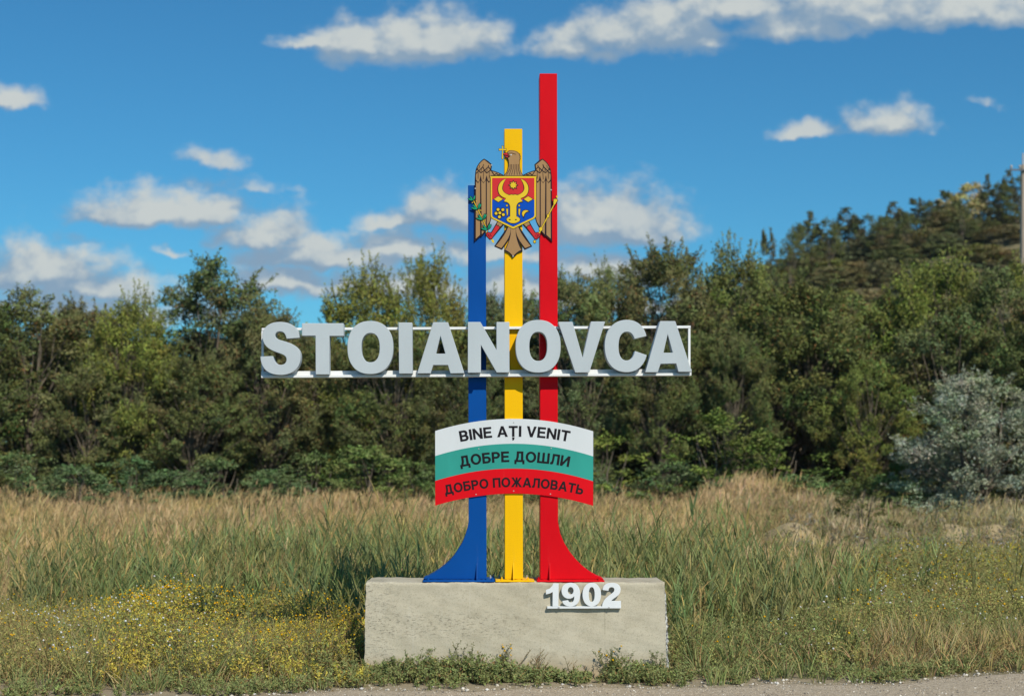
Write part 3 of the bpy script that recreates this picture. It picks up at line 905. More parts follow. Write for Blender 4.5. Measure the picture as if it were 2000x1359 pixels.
def heap(x, y, px, Y, h, sx, sy):
    cx = XW(px, Y)
    r = ((x - cx) / sx) ** 2 + ((y - Y) / sy) ** 2
    return h * np.exp(-r) 


def gh(x, y):
    x = np.asarray(x, dtype=float); y = np.asarray(y, dtype=float)
    h = .03 * nz2(x, y, f=.8) * sstep(.8, 4, y)
    h = h + heap(x, y, 1490, 24, .62, 1.7, 4)
    h = h + heap(x, y, 1555, 17.5, .60, .62, .8) + heap(x, y, 1500, 18.5, .30, .6, .9)
    h = h + heap(x, y, 1850, 18, .56, .6, .8) + heap(x, y, 1945, 18.5, .60, .9, .9)
    h = h + heap(x, y, 662, .05, .085, .26, .22) * (1 + .25 * np.sin(x * 40) * np.sin(y * 37))
    h = h + heap(x, y, 1380, .35, .05, .25, .15)
    h = h + .16 * sstep(14, 36, y) * (.5 + nz2(x, y, 12, 24, .18)) * sstep(70, 50, y)
    H = np.interp(x, HX, HZ)
    rise = sstep(62, 168, y)
    h = h + H * rise * (1 + .025 * nz2(x, y, 20, 34, .10)) + .9 * rise * nz2(x, y, 24, 38, .35)
    return h


def ground_z(x, y): return float(gh(x, y))


def ground_mat():
    m_, q, b = new_mat('soil_and_thatch')
    g_ = q.n('ShaderNodeTexCoord').outputs['Object']
    n1 = q.noise(g_, .35, 6, .6); n2 = q.noise(g_, 4, 6, .65); n3 = q.noise(g_, 60, 4, .6)
    c = q.mix(q.ss(n1, .35, .65), C4(.16, .125, .065), C4(.13, .125, .055))
    c = q.mix(q.ss(n2, .4, .7), c, C4(.27, .215, .125))
    c = q.mix(q.m('MULTIPLY', q.ss(n3, .45, .7), .5), c, C4(.08, .065, .04))
    sp_ = q.n('ShaderNodeSeparateXYZ'); q.put(sp_.inputs[0], g_)
    # bare crumbly verge near the road, pale soil of the heaps
    verge = q.ss(q.m('ADD', sp_.outputs[1], q.m('MULTIPLY', n2, .8)), 1.0, .2)
    c = q.mix(q.m('MULTIPLY', verge, .8), c, q.mix(n3, C4(.26, .205, .13), C4(.46, .39, .28)))
    hp = q.m('MULTIPLY', q.m('MULTIPLY', q.ss(sp_.outputs[2], .22, .40), q.ss(sp_.outputs[1], 21.5, 20)), q.ss(sp_.outputs[0], 3.2, 4.2))
    c = q.mix(hp, c, q.mix(n3, C4(.30, .23, .12), C4(.50, .40, .24)))
    hill = q.ss(sp_.outputs[1], 60, 90)
    hc = q.mix(q.ss(q.noise(g_, .12, 5, .6), .35, .65), C4(.165, .150, .078), C4(.205, .175, .105))
    hc = q.mix(q.m('MULTIPLY', q.ss(q.noise(g_, 1.2, 5, .7), .45, .6), .7), hc, C4(.06, .065, .03))
    c = q.mix(hill, c, hc)
    q.put(b.inputs['Base Color'], c); b.inputs['Roughness'].default_value = .95; b.inputs['Specular IOR Level'].default_value = .1
    bp = q.n('ShaderNodeBump'); bp.inputs['Strength'].default_value = .6; bp.inputs['Distance'].default_value = .03
    q.put(bp.inputs['Height'], q.m('ADD', n3, n2)); q.put(b.inputs['Normal'], bp.outputs[0])
    return m_


def grid(xs, ys, zf):
    X, Y = np.meshgrid(xs, ys, indexing='ij')
    Z = zf(X, Y)
    v = np.stack([X, Y, Z], -1).reshape(-1, 3)
    nx, ny = len(xs), len(ys)
    i = np.arange(nx - 1)[:, None] * ny + np.arange(ny - 1)[None, :]
    f = np.stack([i, i + ny, i + ny + 1, i + 1], -1).reshape(-1, 4)
    return v, f


xs = np.concatenate([-np.geomspace(1500, 12, 50), np.arange(-11.9, 12, .14), np.geomspace(12.1, 1500, 70)])
ys = np.concatenate([np.array([-200, -60, -25, -12, -6, -3]), np.arange(-2, 3, .1), np.arange(3, 32, .22), np.arange(32, 190, 1.6), np.geomspace(192, 1800, 24)])
v, f = grid(xs, ys, gh)
props(mesh('ground', v, f, ground_mat(), smooth=True), kind='structure')


def road_edge(x):
    return np.interp(x, [-60, -4.6, -2.8, -2.35, -1.46, 0, 1.7, 3.55, 4.4, 5.2, 12, 60], [-1.95, -1.48, -1.22, -1.02, -.74, -.62, -.48, -.30, .10, .40, 1.4, 6]) + .07 * np.sin(x * 3.1) + .03 * np.sin(x * 7.7 + 1) + .02 * np.sin(x * 19)


def road_mat():
    m_, q, b = new_mat('pale_gravel')
    g_ = q.n('ShaderNodeTexCoord').outputs['Object']
    v_ = q.n('ShaderNodeTexVoronoi'); q.put(v_.inputs['Vector'], g_); v_.inputs['Scale'].default_value = 55
    v2 = q.n('ShaderNodeTexVoronoi'); q.put(v2.inputs['Vector'], g_); v2.inputs['Scale'].default_value = 120
    bw = q.n('ShaderNodeRGBToBW'); q.put(bw.inputs[0], v_.outputs['Color'])
    c = q.ramp(bw.outputs[0], [(0, (.16, .13, .10)), (.3, (.38, .29, .185)), (.62, (.51, .405, .265)), (.9, (.70, .59, .44))])
    c = q.mix(q.m('MULTIPLY', q.ss(q.noise(g_, 2.5, 5, .6), .35, .7), .6), c, C4(.46, .38, .265))
    bw2 = q.n('ShaderNodeRGBToBW'); q.put(bw2.inputs[0], v2.outputs['Color'])
    c = q.mix(.35, c, q.mix(bw2.outputs[0], C4(.10, .09, .075), C4(.58, .52, .42)))
    q.put(b.inputs['Base Color'], c); b.inputs['Roughness'].default_value = .92; b.inputs['Specular IOR Level'].default_value = .15
    bp = q.n('ShaderNodeBump'); bp.inputs['Strength'].default_value = .8; bp.inputs['Distance'].default_value = .012
    q.put(bp.inputs['Height'], q.m('ADD', q.m('MULTIPLY', v_.outputs['Distance'], -1), q.m('MULTIPLY', v2.outputs['Distance'], -.5))); q.put(b.inputs['Normal'], bp.outputs[0])
    return m_


rx = np.concatenate([np.arange(-60, -7, 2.), np.arange(-7, 7, .05), np.arange(7, 62, 2.)])
vv, ff = [], []
RY = [-9, -5, -3, -2, -1.2, -.8, -.4, -.2, -.1, 0]
for i, x in enumerate(rx):
    e = float(road_edge(min(max(x, -9), 9)))
    for j, y in enumerate(RY):
        z = ground_z(x, e + y) + .006 - (.011 if j == len(RY) - 1 else 0) + (.004 * math.sin(x * 5 + j) if -7 < x < 7 and j < 9 else 0)
        vv.append((x, e + y, max(z, .005 if j < 9 else -.006)))
n = len(RY)
for i in range(len(rx) - 1):
    for j in range(n - 1): ff.append((i * n + j, i * n + n + j, i * n + n + j + 1, i * n + j + 1))
props(mesh('gravel_road', vv, ff, road_mat(), smooth=True), kind='structure')
m_, q, b = new_mat('added_dark_asphalt')  # dark surface out of view, added to cut the bounce light on the sign
g_ = q.n('ShaderNodeTexCoord').outputs['Object']
q.put(b.inputs['Base Color'], q.mix(q.noise(g_, 60, 4, .7), C4(.035, .034, .033), C4(.075, .072, .068))); b.inputs['Roughness'].default_value = .85
vv = [(-400, -22, .03), (400, -22, .03), (400, -3.1, .03), (-400, -3.1, .03), (-400, -22.3, -.06), (400, -22.3, -.06), (400, -2.9, -.06), (-400, -2.9, -.06)]
props(mesh('added_asphalt_road', vv, [(0, 1, 2, 3), (3, 2, 6, 7), (4, 5, 1, 0)], m_), kind='structure')


# ------------------------------------------------------------------ foliage kit (numpy)
def unit(a): return a / np.maximum(np.linalg.norm(a, axis=-1, keepdims=True), 1e-9)


def cjit(col, n, s=.16, h=.10):
    c = np.array(col)[None, :] * (1 + NR.normal(0, s, (n, 1)))
    c = c * (1 + NR.normal(0, h, (n, 3)))
    return np.clip(c, .003, 1)


def leaf_mat(name, trans=.3, rough=.55, spec=.25):
    m_, q, b = new_mat(name)
    at = q.n('ShaderNodeAttribute', attribute_name='Col')
    oi = q.n('ShaderNodeObjectInfo')
    c = q.mix(1.0, at.outputs['Color'], oi.outputs['Color'], 'MULTIPLY')
    q.put(b.inputs['Base Color'], c); b.inputs['Roughness'].default_value = rough; b.inputs['Specular IOR Level'].default_value = spec
    tl = q.n('ShaderNodeBsdfTranslucent'); q.put(tl.inputs[0], q.mix(1.0, c, C4(1.1, 1.15, .6), 'MULTIPLY'))
    mx = q.n('ShaderNodeMixShader'); mx.inputs[0].default_value = trans
    q.t.links.new(b.outputs[0], mx.inputs[1]); q.t.links.new(tl.outputs[0], mx.inputs[2])
    q.t.links.new(mx.outputs[0], q.t.nodes['Material Output'].inputs[0])
    return m_


M['leaf'] = leaf_mat('foliage', .05, .65, .10)
M['grass'] = leaf_mat('grass_blades', .22, .65, .08)
M['petal'] = leaf_mat('flower_petals', .2, .6, .1)


def bark(name, ca, cb):
    m_, q, b = new_mat(name)
    g_ = q.n('ShaderNodeTexCoord').outputs['Object']
    n_ = q.noise(q.v('MULTIPLY', g_, (1, 1, .25)), 14, 5, .65)
    q.put(b.inputs['Base Color'], q.mix(q.ss(n_, .35, .65), C4(*ca), C4(*cb))); b.inputs['Roughness'].default_value = .9
    bp = q.n('ShaderNodeBump'); bp.inputs['Distance'].default_value = .02; q.put(bp.inputs['Height'], n_); q.put(b.inputs['Normal'], bp.outputs[0])
    return m_


M['bark'] = bark('grey_brown_bark', (.09, .07, .05), (.21, .17, .12))
M['stem'] = bark('dry_stem', (.22, .15, .08), (.36, .27, .15))


class Veg:
    """collects quads/tris of plants for ONE mesh"""
    def __init__(self): self.v, self.f, self.c, self.n = [], [], [], 0
    def add(self, v, f, c):
        self.v.append(v); self.f.append(f + self.n); self.c.append(c); self.n += len(v)
    def leaves(self, P, D, L, Wd, C, droop=0.0, N=None):
        """rhombic leaves: P base (n,3), D direction, L length, Wd width"""
        n = len(P)
        if N is not None:
            N = unit(N); D = unit(D - N * (D * N).sum(1, keepdims=True) * .9)
            s = unit(np.cross(N, D))
        else:
            D = unit(D); s = unit(np.cross(D, NR.normal(0, 1, (n, 3))))
        L = np.broadcast_to(np.asarray(L).reshape(-1, 1), (n, 1)); Wd = np.broadcast_to(np.asarray(Wd).reshape(-1, 1), (n, 1))
        mid = P + D * L * .45
        v = np.stack([P, mid + s * Wd / 2, P + D * L + np.array([0, 0, -1]) * L * droop, mid - s * Wd / 2], 1).reshape(-1, 3)
        f = np.arange(n * 4).reshape(n, 4)
        self.add(v, f, np.repeat(C, 4, 0))
    def ribbons(self, P, D, L, Wd, C, bend=.15, seg=3, tipc=None, bdir=None):
        n = len(P); D = unit(D)
        L = np.broadcast_to(np.asarray(L, float).reshape(-1, 1), (n, 1)); Wd = np.broadcast_to(np.asarray(Wd, float).reshape(-1, 1), (n, 1))
        a = NR.uniform(0, 6.283, n)
        hd = D * np.array([1, 1, 0]) + .15 * np.stack([np.cos(a), np.sin(a), 0 * a], 1)
        hd = unit(hd) if bdir is None else bdir
        s = unit(np.cross(D, unit(NR.normal(0, 1, (n, 3)) + np.array([0, -1.2, 0]))))
        bend = np.broadcast_to(np.asarray(bend, float).reshape(-1, 1), (n, 1))
        vs = []; cs = []
        for k in range(seg + 1):
            u = k / seg
            c = P + D * L * u + (hd * .8 - np.array([0, 0, .6])) * bend * L * u * u
            w = Wd * (1 - u ** 1.5) * .5 * (.55 + .9 * min(1, u * 3)) if k < seg else Wd * 0.02
            vs.append(c - s * w); vs.append(c + s * w)
            cc = C if tipc is None else C * (1 - u) + tipc * u
            cs.append(cc); cs.append(cc)
        v = np.stack(vs, 1).reshape(-1, 3)
        m_ = 2 * (seg + 1); b0 = (np.arange(n) * m_)[:, None]
        f = np.concatenate([b0 + np.array([[2 * k, 2 * k + 1, 2 * k + 3, 2 * k + 2]]) for k in range(seg)], 0)
        self.add(v, f, np.stack(cs, 1).reshape(-1, 3))
    def flowers(self, P, r, C, up=.7):
        n = len(P); N = unit(NR.normal(0, .5, (n, 3)) + np.array([.15, -.5, up]))
        a = unit(np.cross(N, NR.normal(0, 1, (n, 3)))); b_ = np.cross(N, a)
        r = np.broadcast_to(np.asarray(r, float).reshape(-1, 1), (n, 1))
        ring = [P + (a * math.cos(t) + b_ * math.sin(t)) * r for t in np.arange(6) * math.pi / 3]
        v = np.stack(ring + [P + N * r * .55, P - N * r * .7], 1).reshape(-1, 3)
        b0 = (np.arange(n) * 8)[:, None]
        f = np.concatenate([b0 + np.array([[6, 0, 1, 2]]), b0 + np.array([[6, 2, 3, 4]]), b0 + np.array([[6, 4, 5, 0]]), b0 + np.array([[7, 2, 1, 0]]), b0 + np.array([[7, 4, 3, 2]]), b0 + np.array([[7, 0, 5, 4]])], 0)
        self.add(v, f, np.repeat(C, 8, 0))
    def build(self, name, mat, parent=None, loc=None):
        return mesh(name, np.concatenate(self.v), np.concatenate(self.f), mat, parent, loc, colors=np.concatenate(self.c))


def tubes(chains, sides=6):
    """chains: list of (points, radii)"""
    v, f = [], []
    for pts, rad in chains:
        pts = [Vector(p) for p in pts]; b0 = len(v)
        for i, p in enumerate(pts):
            dd = (pts[min(i + 1, len(pts) - 1)] - pts[max(i - 1, 0)]).normalized()
            a = dd.orthogonal().normalized(); b_ = dd.cross(a)
            for k in range(sides):
                t = 2 * math.pi * k / sides
                v.append(tuple(p + (a * math.cos(t) + b_ * math.sin(t)) * rad[i]))
        for i in range(len(pts) - 1):
            for k in range(sides):
                f.append((b0 + i * sides + k, b0 + i * sides + (k + 1) % sides, b0 + (i + 1) * sides + (k + 1) % sides, b0 + (i + 1) * sides + k))
    return v, f


def wedge(n, px0, px1, z0, z1):
    """n random ground points, uniform in area, between two bearings and two distances"""
    z = np.sqrt(NR.uniform(z0 * z0, z1 * z1, n)); px = NR.uniform(px0, px1, n)
    return CAMX + (px - PX0) / FPX * z, z - DIST, px, z


def keepout(x, y):
    """outside the concrete block"""
    return ~((x > -1.52) & (x < 1.60) & (y > -.07) & (y < .68))


# ------------------------------------------------------------------ tree prototypes
def proto(kind, seed):
    """returns (trunk mesh, crown mesh) about 8 m tall, 2.2 m in radius"""
    rs = np.random.RandomState(seed); global NR
    old = NR; NR = rs
    H, RAD = 8.0, 2.2
    base = {'bushy': .0, 'leggy': .36, 'spiky': .10, 'silver': .02, 'conifer': .06, 'shrub': .0, 'fine': .05}[kind]
    ncl = {'bushy': 98, 'leggy': 84, 'spiky': 96, 'silver': 115, 'conifer': 80, 'shrub': 46, 'fine': 60}[kind]
    col = {'bushy': (.152, .170, .064), 'leggy': (.158, .172, .066), 'spiky': (.178, .190, .066), 'silver': (.34, .365, .26), 'conifer': (.085, .090, .042), 'shrub': (.165, .195, .080), 'fine': (.21, .205, .100)}[kind]
    L = {'bushy': .115, 'leggy': .115, 'spiky': .115, 'silver': .11, 'conifer': .26, 'shrub': .22, 'fine': .36}[kind]
    per = {'bushy': 430, 'leggy': 430, 'spiky': 360, 'silver': 340, 'conifer': 90, 'shrub': 110, 'fine': 80}[kind]
    lob = rs.uniform(0, 6.28, 6)
    def prof(h, a):
        if kind == 'conifer': r = (1 - h) ** .7 * 1.0 + .05
        elif kind in ('shrub', 'fine', 'silver'): r = math.sqrt(max(0, 1 - h * h)) ** .8
        else: r = max(0, 1 - max(0, (h - .45) / .56) ** 2.3) ** .6 * (.80 + .20 * min(1, h / .35)) if kind != 'spiky' else max(0, 1 - max(0, (h - .35) / .66) ** 1.8) ** .65 * (.75 + .25 * min(1, h / .3))
        return r * (1 + .18 * math.sin(2 * a + lob[0] + 2 * h) + .14 * math.sin(3 * a + lob[1] - 5 * h) + .10 * math.sin(7 * h + lob[2]))
    cl = []
    while len(cl) < ncl:
        h = rs.uniform(base, 1) if kind != 'conifer' else 1 - rs.uniform(0, 1) ** .6 * (1 - base)
        a = rs.uniform(0, 6.283); q = rs.uniform(.42, 1) ** .5
        r = prof((h - base) / (1 - base), a) * q
        if (r < .15 and kind not in ('conifer',) and h < .8): continue
        cl.append((r * RAD * math.cos(a), r * RAD * math.sin(a), h * H * .96, q))
    cl = np.array(cl)
    V_ = Veg(); chains = []
    # stems
    nst = {'silver': 5, 'shrub': 4, 'fine': 3}.get(kind, 2 if kind != 'conifer' else 1)
    stems = []
    for k in range(nst):
        a = rs.uniform(0, 6.283); s = 0 if k == 0 and kind != 'silver' else rs.uniform(.2, .6)
        top = np.array([math.cos(a) * s * RAD * .8, math.sin(a) * s * RAD * .8, H * rs.uniform(.70, .9)])
        pts = []
        for i in range(8):
            u = i / 7
            pts.append(np.array([top[0] * u ** 1.2 + .12 * math.sin(u * 7 + k), top[1] * u ** 1.2 + .12 * math.cos(u * 6 + k * 2) - .12, top[2] * u - .15]))
        rad = [.085 * (1 - .85 * i / 7) * (1.3 if i == 0 else 1) for i in range(8)]
        stems.append(pts); chains.append((pts, rad))
    for c in cl[::1 if kind in ('leggy', 'bushy', 'spiky') else 2]:
        st_ = stems[rs.randint(len(stems))]
        zb = c[2] * rs.uniform(.45, .75); i = min(6, max(0, int(zb / (st_[-1][2] + .15) * 7)))
        b0 = st_[i]; tgt = c[:3]
        mid = b0 * .5 + tgt * .5 + rs.normal(0, .15, 3) + np.array([0, 0, -.12])
        chains.append(([b0, b0 * .7 + mid * .3, mid, tgt], [.028, .022, .016, .006]))
    if kind == 'leggy':      # bare dead twigs low down
        for k in range(26):
            st_ = stems[rs.randint(len(stems))]; b0 = st_[rs.randint(1, 5)]; a = rs.uniform(0, 6.28)
            e = b0 + np.array([math.cos(a), math.sin(a), rs.uniform(.2, 1)]) * rs.uniform(.6, 1.5)
            chains.append(([b0, (b0 + e) / 2 + rs.normal(0, .08, 3), e], [.022, .014, .004]))
    # leaf clumps
    for c in cl:
        m_ = int(per * rs.uniform(.6, 1.3)); cr = rs.uniform(.42, .80) * (1.15 if kind in ('shrub', 'fine') else 1) * (.75 if kind == 'conifer' else 1)
        dd = unit(rs.normal(0, 1, (m_, 3))); rr_ = cr * rs.uniform(0, 1, (m_, 1)) ** .40
        if kind in ('bushy', 'leggy', 'spiky', 'shrub', 'silver'):
            # foliage gathers in small tufts at the twig ends
            nsub = {'shrub': 9, 'silver': 10}.get(kind, 12)
            sd_ = unit(rs.normal(0, 1, (nsub, 3))); sc_ = c[:3] + sd_ * (cr * rs.uniform(.25, 1.05, (nsub, 1))) * np.array([1, 1, .75])
            own = rs.randint(0, nsub, m_); tr0 = rs.uniform(.13, .25, nsub) * (1.25 if kind == 'shrub' else 1)
            P = sc_[own] + dd * (tr0[own] * rs.uniform(0, 1, m_) ** .33)[:, None] * np.array([1, 1, 1.25 if kind in ('spiky', 'silver') else .9])
            tone = rs.normal(1, .12, nsub)[own][:, None]
        else:
            P = c[:3] + dd * rr_ * np.array([1, 1, .66]); tone = 1
        D = dd + rs.normal(0, .5, (m_, 3)) + np.array([0, 0, .25 if kind != 'conifer' else -.1])
        hue = np.array(col) * (1 + rs.normal(0, .10)) * (1 + rs.normal(0, .06, 3))
        C = np.clip(hue[None] * tone * (1 + rs.normal(0, .10, (m_, 1))) * (1 + rs.normal(0, .06, (m_, 3))), .005, 1)
        if kind in ('bushy', 'leggy') and rs.uniform() < .5:
            k = rs.uniform(size=m_) < .08; C[k] = np.array([.20, .105, .045]) * rs.uniform(.7, 1.3, (k.sum(), 1))
        V_.leaves(P, rs.normal(0, 1, (m_, 3)) + dd * .6, L * rs.uniform(.6, 1.25, m_), L * .46 * rs.uniform(.7, 1.3, m_), C, N=dd + rs.normal(0, .30, (m_, 3)) + np.array([0, 0, .12]))
    # sprigs that break the outline
    ns = {'bushy': 120, 'leggy': 130, 'spiky': 190, 'silver': 200, 'conifer': 90, 'shrub': 60, 'fine': 30}[kind]
    for k in range(ns):
        c = cl[rs.randint(len(cl))]
        out = np.array([c[0], c[1], (c[2] / H - .35) * 3.0]); out = out / (np.linalg.norm(out) + 1e-6)
        up = {'spiky': .9, 'silver': .8, 'conifer': .15}.get(kind, .35)
        dd = unit((out + rs.normal(0, .35, 3) + np.array([0, 0, up]))[None])[0]
        ln = rs.uniform(.4, .95) * (.8 if kind in ('conifer',) else 1) * (1.0 if kind in ('spiky', 'silver') else .85)
        st0 = c[:3] + dd * .15; m_ = 34 if kind not in ('shrub', 'fine') else 16
        u = rs.uniform(0, 1, (m_, 1))
        P = st0 + dd * ln * u + rs.normal(0, .045, (m_, 3)) * (1.3 - u)
        D = dd[None] * 1.0 + rs.normal(0, .55, (m_, 3))
        C = np.clip(np.array(col)[None] * 1.12 * (1 + rs.normal(0, .18, (m_, 1))) * (1 + rs.normal(0, .06, (m_, 3))), .005, 1)
        V_.leaves(P, D, L * rs.uniform(.6, 1.15, m_), L * .36, C)
        if kind in ('leggy', 'bushy', 'spiky', 'silver'): chains.append(([c[:3], st0 + dd * ln], [.012, .003]))
    tv, tf = tubes(chains, 5)
    tr_ = mesh('trunk', tv, tf, M['bark'], smooth=True)
    cr_ = V_.build('crown', M['leaf'])
    NR = old
    for o in (tr_, cr_): COL.objects.unlink(o)
    return tr_, cr_


PROTO = {}
for kind, seeds in {'bushy': (1, 2), 'leggy': (4, 5), 'spiky': (6, 7), 'silver': (8,), 'shrub': (10, 11), 'conifer': (12, 13), 'fine': (14, 15)}.items():
    PROTO[kind] = [proto(kind, s) for s in seeds]


def tree(kind, var, px, z, top, wid, col, label, cat='tree', name='tree', group=None, gz=None, rot=None, parts=('trunk', 'crown')):
    Y = z - DIST; x = XW(px, Y)
    g0 = ground_z(x, Y)
    h = (ZW(top, Y) - g0) if gz is None else gz
    t = empty(name, (x, Y, g0), label, cat, group)
    sw = wid * 1.12 / FPX * z / 2 / 2.25
    t.scale = (sw, sw, h / 8.15)
    t.rotation_euler[2] = R.uniform(0, 6.28) if rot is None else rot
    for src, nm in zip(PROTO[kind][var % len(PROTO[kind])], parts):
        if nm is None: continue
        o = src.copy(); o.name = nm
        COL.objects.link(o); o.parent = t
        o.color = (*col, 1) if nm in ('crown', 'foliage') else (1, 1, 1, 1)
    return t


OL, YG, DG, GY, BR_ = (1, 1, 1), (1.30, 1.28, .85), (.70, .78, .70), (1.12, 1.2, 1.55), (1.2, .95, .85)
TREES = [
    ('bushy', 0, 45, 47, 562, 300, (1.05, 1.0, .95), 'broad olive green tree at the far left edge, its crown starting at the ground'),
    ('leggy', 0, 178, 50, 590, 230, (1.0, .90, .95), 'brownish olive tree just right of the far left tree, top level with the clouds'),
    ('spiky', 0, 262, 46, 572, 190, (1.15, 1.20, .78), 'bright yellow-green tree with a pointed top, lower than the tall dark tree on its right'),
    ('bushy', 0, 430, 49, 500, 300, (.80, .86, .85), 'tall dark green tree, highest one left of the name sign'),
    ('leggy', 0, 375, 45.6, 690, 260, (.95, .97, .9), 'rounded olive tree in front of the tall dark green tree'),
    ('leggy', 0, 520, 47, 600, 190, (1.0, .95, .95), 'leggy tree with bare pale stems under the letters S and T'),
    ('leggy', 1, 610, 48, 650, 200, (.95, .95, .9), 'low leggy tree with thin bare trunks, below the gap of sky by the name sign'),
    ('spiky', 1, 835, 50, 486, 170, (1.18, 1.08, .76), 'feathery golden-green treetop directly left of the blue post'),
    ('spiky', 0, 715, 49, 520, 220, (1.18, 1.16, .78), 'golden-green broad tree above the letters O and I'),
    ('leggy', 1, 765, 46.5, 640, 270, (.95, .98, .85), 'olive tree behind the middle of the name sign, left of the blue post'),
    ('leggy', 0, 985, 52, 565, 190, (1.05, 1.15, 1.35), 'greyish green tree seen between the blue and red posts'),
    ('leggy', 1, 1120, 50, 535, 210, (1.10, 1.12, 1.05), 'pale green airy tree immediately right of the red post'),
    ('spiky', 1, 1195, 53, 510, 150, (1.05, 1.08, 1.0), 'thin-topped tree between the red post and the tall brown-green tree'),
    ('leggy', 0, 1300, 50, 478, 230, (.95, .88, .85), 'tall brownish green tree with twiggy top above the last letter A'),
    ('spiky', 0, 1440, 52, 476, 210, (.95, 1.0, .85), 'spiky-topped green tree left of the dark conifer on the skyline'),
    ('leggy', 0, 1540, 48, 548, 290, (.98, 1.0, .8), 'wide dark green tree below the foot of the hill'),
    ('leggy', 1, 1400, 47, 640, 260, (.92, .97, .85), 'rounded olive tree right of the name sign frame'),
    ('leggy', 1, 1600, 47, 610, 200, (.95, .98, .85), 'tree with two slanting pale trunks meeting low down, right of centre'),
    ('bushy', 1, 1690, 50, 562, 240, (1.05, 1.08, .85), 'mid green tree under the brown slope of the hill'),
    ('spiky', 1, 1830, 49, 490, 230, (1.15, 1.20, .80), 'sunlit yellow-green tree in front of the hill, left of the far right one'),
    ('bushy', 2, 1950, 47, 520, 240, (.92, .95, .9), 'big grey-green tree at the right edge under the concrete pole'),
    ('spiky', 0, 2010, 52, 492, 190, (1.15, 1.15, .8), 'yellow-green treetop against the lower end of the concrete pole'),
    ('bushy', 1, 1700, 44.5, 690, 190, (1.22, 1.28, .85), 'light green tree left of the silvery bush'),
    ('leggy', 0, 1290, 46, 650, 190, (.9, .95, .85), 'slim tree with a forked pale trunk right below the end of the name sign'),
    ('leggy', 1, 1445, 45.5, 660, 170, (.9, .95, .85), 'leaning slim tree with a bare trunk in the dark gap right of the name sign'),
    ('bushy', 0, 1120, 47, 640, 230, (.88, .98, 1.05), 'grey-olive tree behind the letters V and C'),
    ('leggy', 0, 900, 46, 700, 200, (.78, .82, .8), 'dark tree behind the posts just below the name sign'),
    ('bushy', 2, 165, 45, 700, 260, (1.0, .98, .95), 'low olive tree in front of the two far left trees'),
    ('bushy', 1, 1850, 45.8, 600, 260, (.95, .98, .95), 'olive tree rising right behind the silvery bush'),
]
for k_, px, z, top, wid, c_, *rest in [(t[0], t[2], t[3], t[4], t[5], t[6], t[1], t[7]) for t in TREES]:
    if top >= 640: wid *= .74
    tree(k_, rest[0], px, z, top, wid, c_, rest[1], group='trees along the back of the field')
# rear ranks with shade put into their leaf colours, and trees past both edges
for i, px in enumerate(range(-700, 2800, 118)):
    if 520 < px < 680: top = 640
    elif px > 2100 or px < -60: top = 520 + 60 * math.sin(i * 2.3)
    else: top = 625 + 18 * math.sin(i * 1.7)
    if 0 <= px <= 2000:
        tree('bushy', i + 1, px + 59, 55.5, top + 22, 250, (.60, .66, .58), 'tree at the very back with shade painted into its leaves, glimpsed between the trunks in front', group='rearmost trees')
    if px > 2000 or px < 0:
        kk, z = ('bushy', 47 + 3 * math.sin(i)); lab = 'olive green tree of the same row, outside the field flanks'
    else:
        kk, z = ('bushy', 51.6 + .8 * math.sin(i * 3.1)); lab = 'olive tree of the second row with shade painted into its leaves, half covered by the trees in front'
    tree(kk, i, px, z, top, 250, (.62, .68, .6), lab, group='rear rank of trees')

# undergrowth
SH = [(40, 43, 880, 170, (.92, 1.06, 1.08)), (150, 42, 905, 150, (.85, 1.0, 1.02)), (255, 43, 890, 160, (.75, 1.0, 1.05)), (345, 42, 915, 140, (.85, 1.0, 1.02)), (440, 43, 893, 170, (.82, .98, 1.0)),
      (540, 42, 915, 150, (.92, 1.06, 1.05)), (625, 43, 880, 150, (.9, 1.0, .9)), (715, 42.5, 868, 190, (1.05, 1.12, .8)), (800, 43, 895, 130, (.85, 1.0, .8)), (900, 43.5, 880, 170, (.7, .8, .7)),
      (1010, 43, 900, 150, (.7, .8, .7)), (1130, 42, 910, 140, (.9, 1.05, 1.2)), (1195, 42.5, 845, 190, (1.1, 1.1, .6)), (1300, 42, 900, 140, (.9, 1.0, 1.0)), (1390, 43, 800, 200, (.98, 1.05, .62)),
      (1430, 41.5, 930, 120, (.9, 1.1, 1.2)), (1520, 43, 848, 230, (.62, .72, .42)), (1570, 41, 925, 140, (1.15, 1.3, 1.2)), (1650, 42, 935, 110, (.95, 1.1, 1.1)), (1745, 41.5, 925, 130, (.9, 1.1, .9))]
LB = ['at the far left edge', 'second from the far left edge', 'under the bright pointed tree', 'right of the bright pointed tree', 'under the tall dark tree', 'left of the bare pale stems', 'under the letters S and T, against bare stems',
      'rounded and sunlit, left of the welcome board', 'close beside the left end of the welcome board', 'half hidden by the blue post', 'seen between the yellow and red posts', 'touching the right side of the welcome board',
      'yellowish, right of the welcome board', 'low, just right of the yellowish shrub', 'tall and upright under the last letter A', 'at the left end of the tan grass hump', 'very dark and domed, behind the tan grass hump',
      'pale green, right behind the tan grass hump', 'blue-green, at the right end of the tan grass hump', 'below the left edge of the silvery bush']
for i, ((px, z, top, wid, c_), lb) in enumerate(zip(SH, LB)):
    tree('shrub', i, px, z, top, wid, c_, 'green shrub at the tree foot, ' + lb, cat='shrub', name='shrub', group='shrubs along the foot of the trees', parts=('stems', 'foliage'))
tree('silver', 0, 1905, 41, 728, 262, (1, 1, 1), 'large silvery grey bush at the right edge of the field', cat='bush', name='silver_bush', parts=('stems', 'foliage'))
tree('shrub', 0, 1690, 34, 928, 108, (.62, .58, .42), 'small dark shrub standing alone in the tan grass right of the hump', cat='shrub', name='shrub', parts=('stems', 'foliage'))

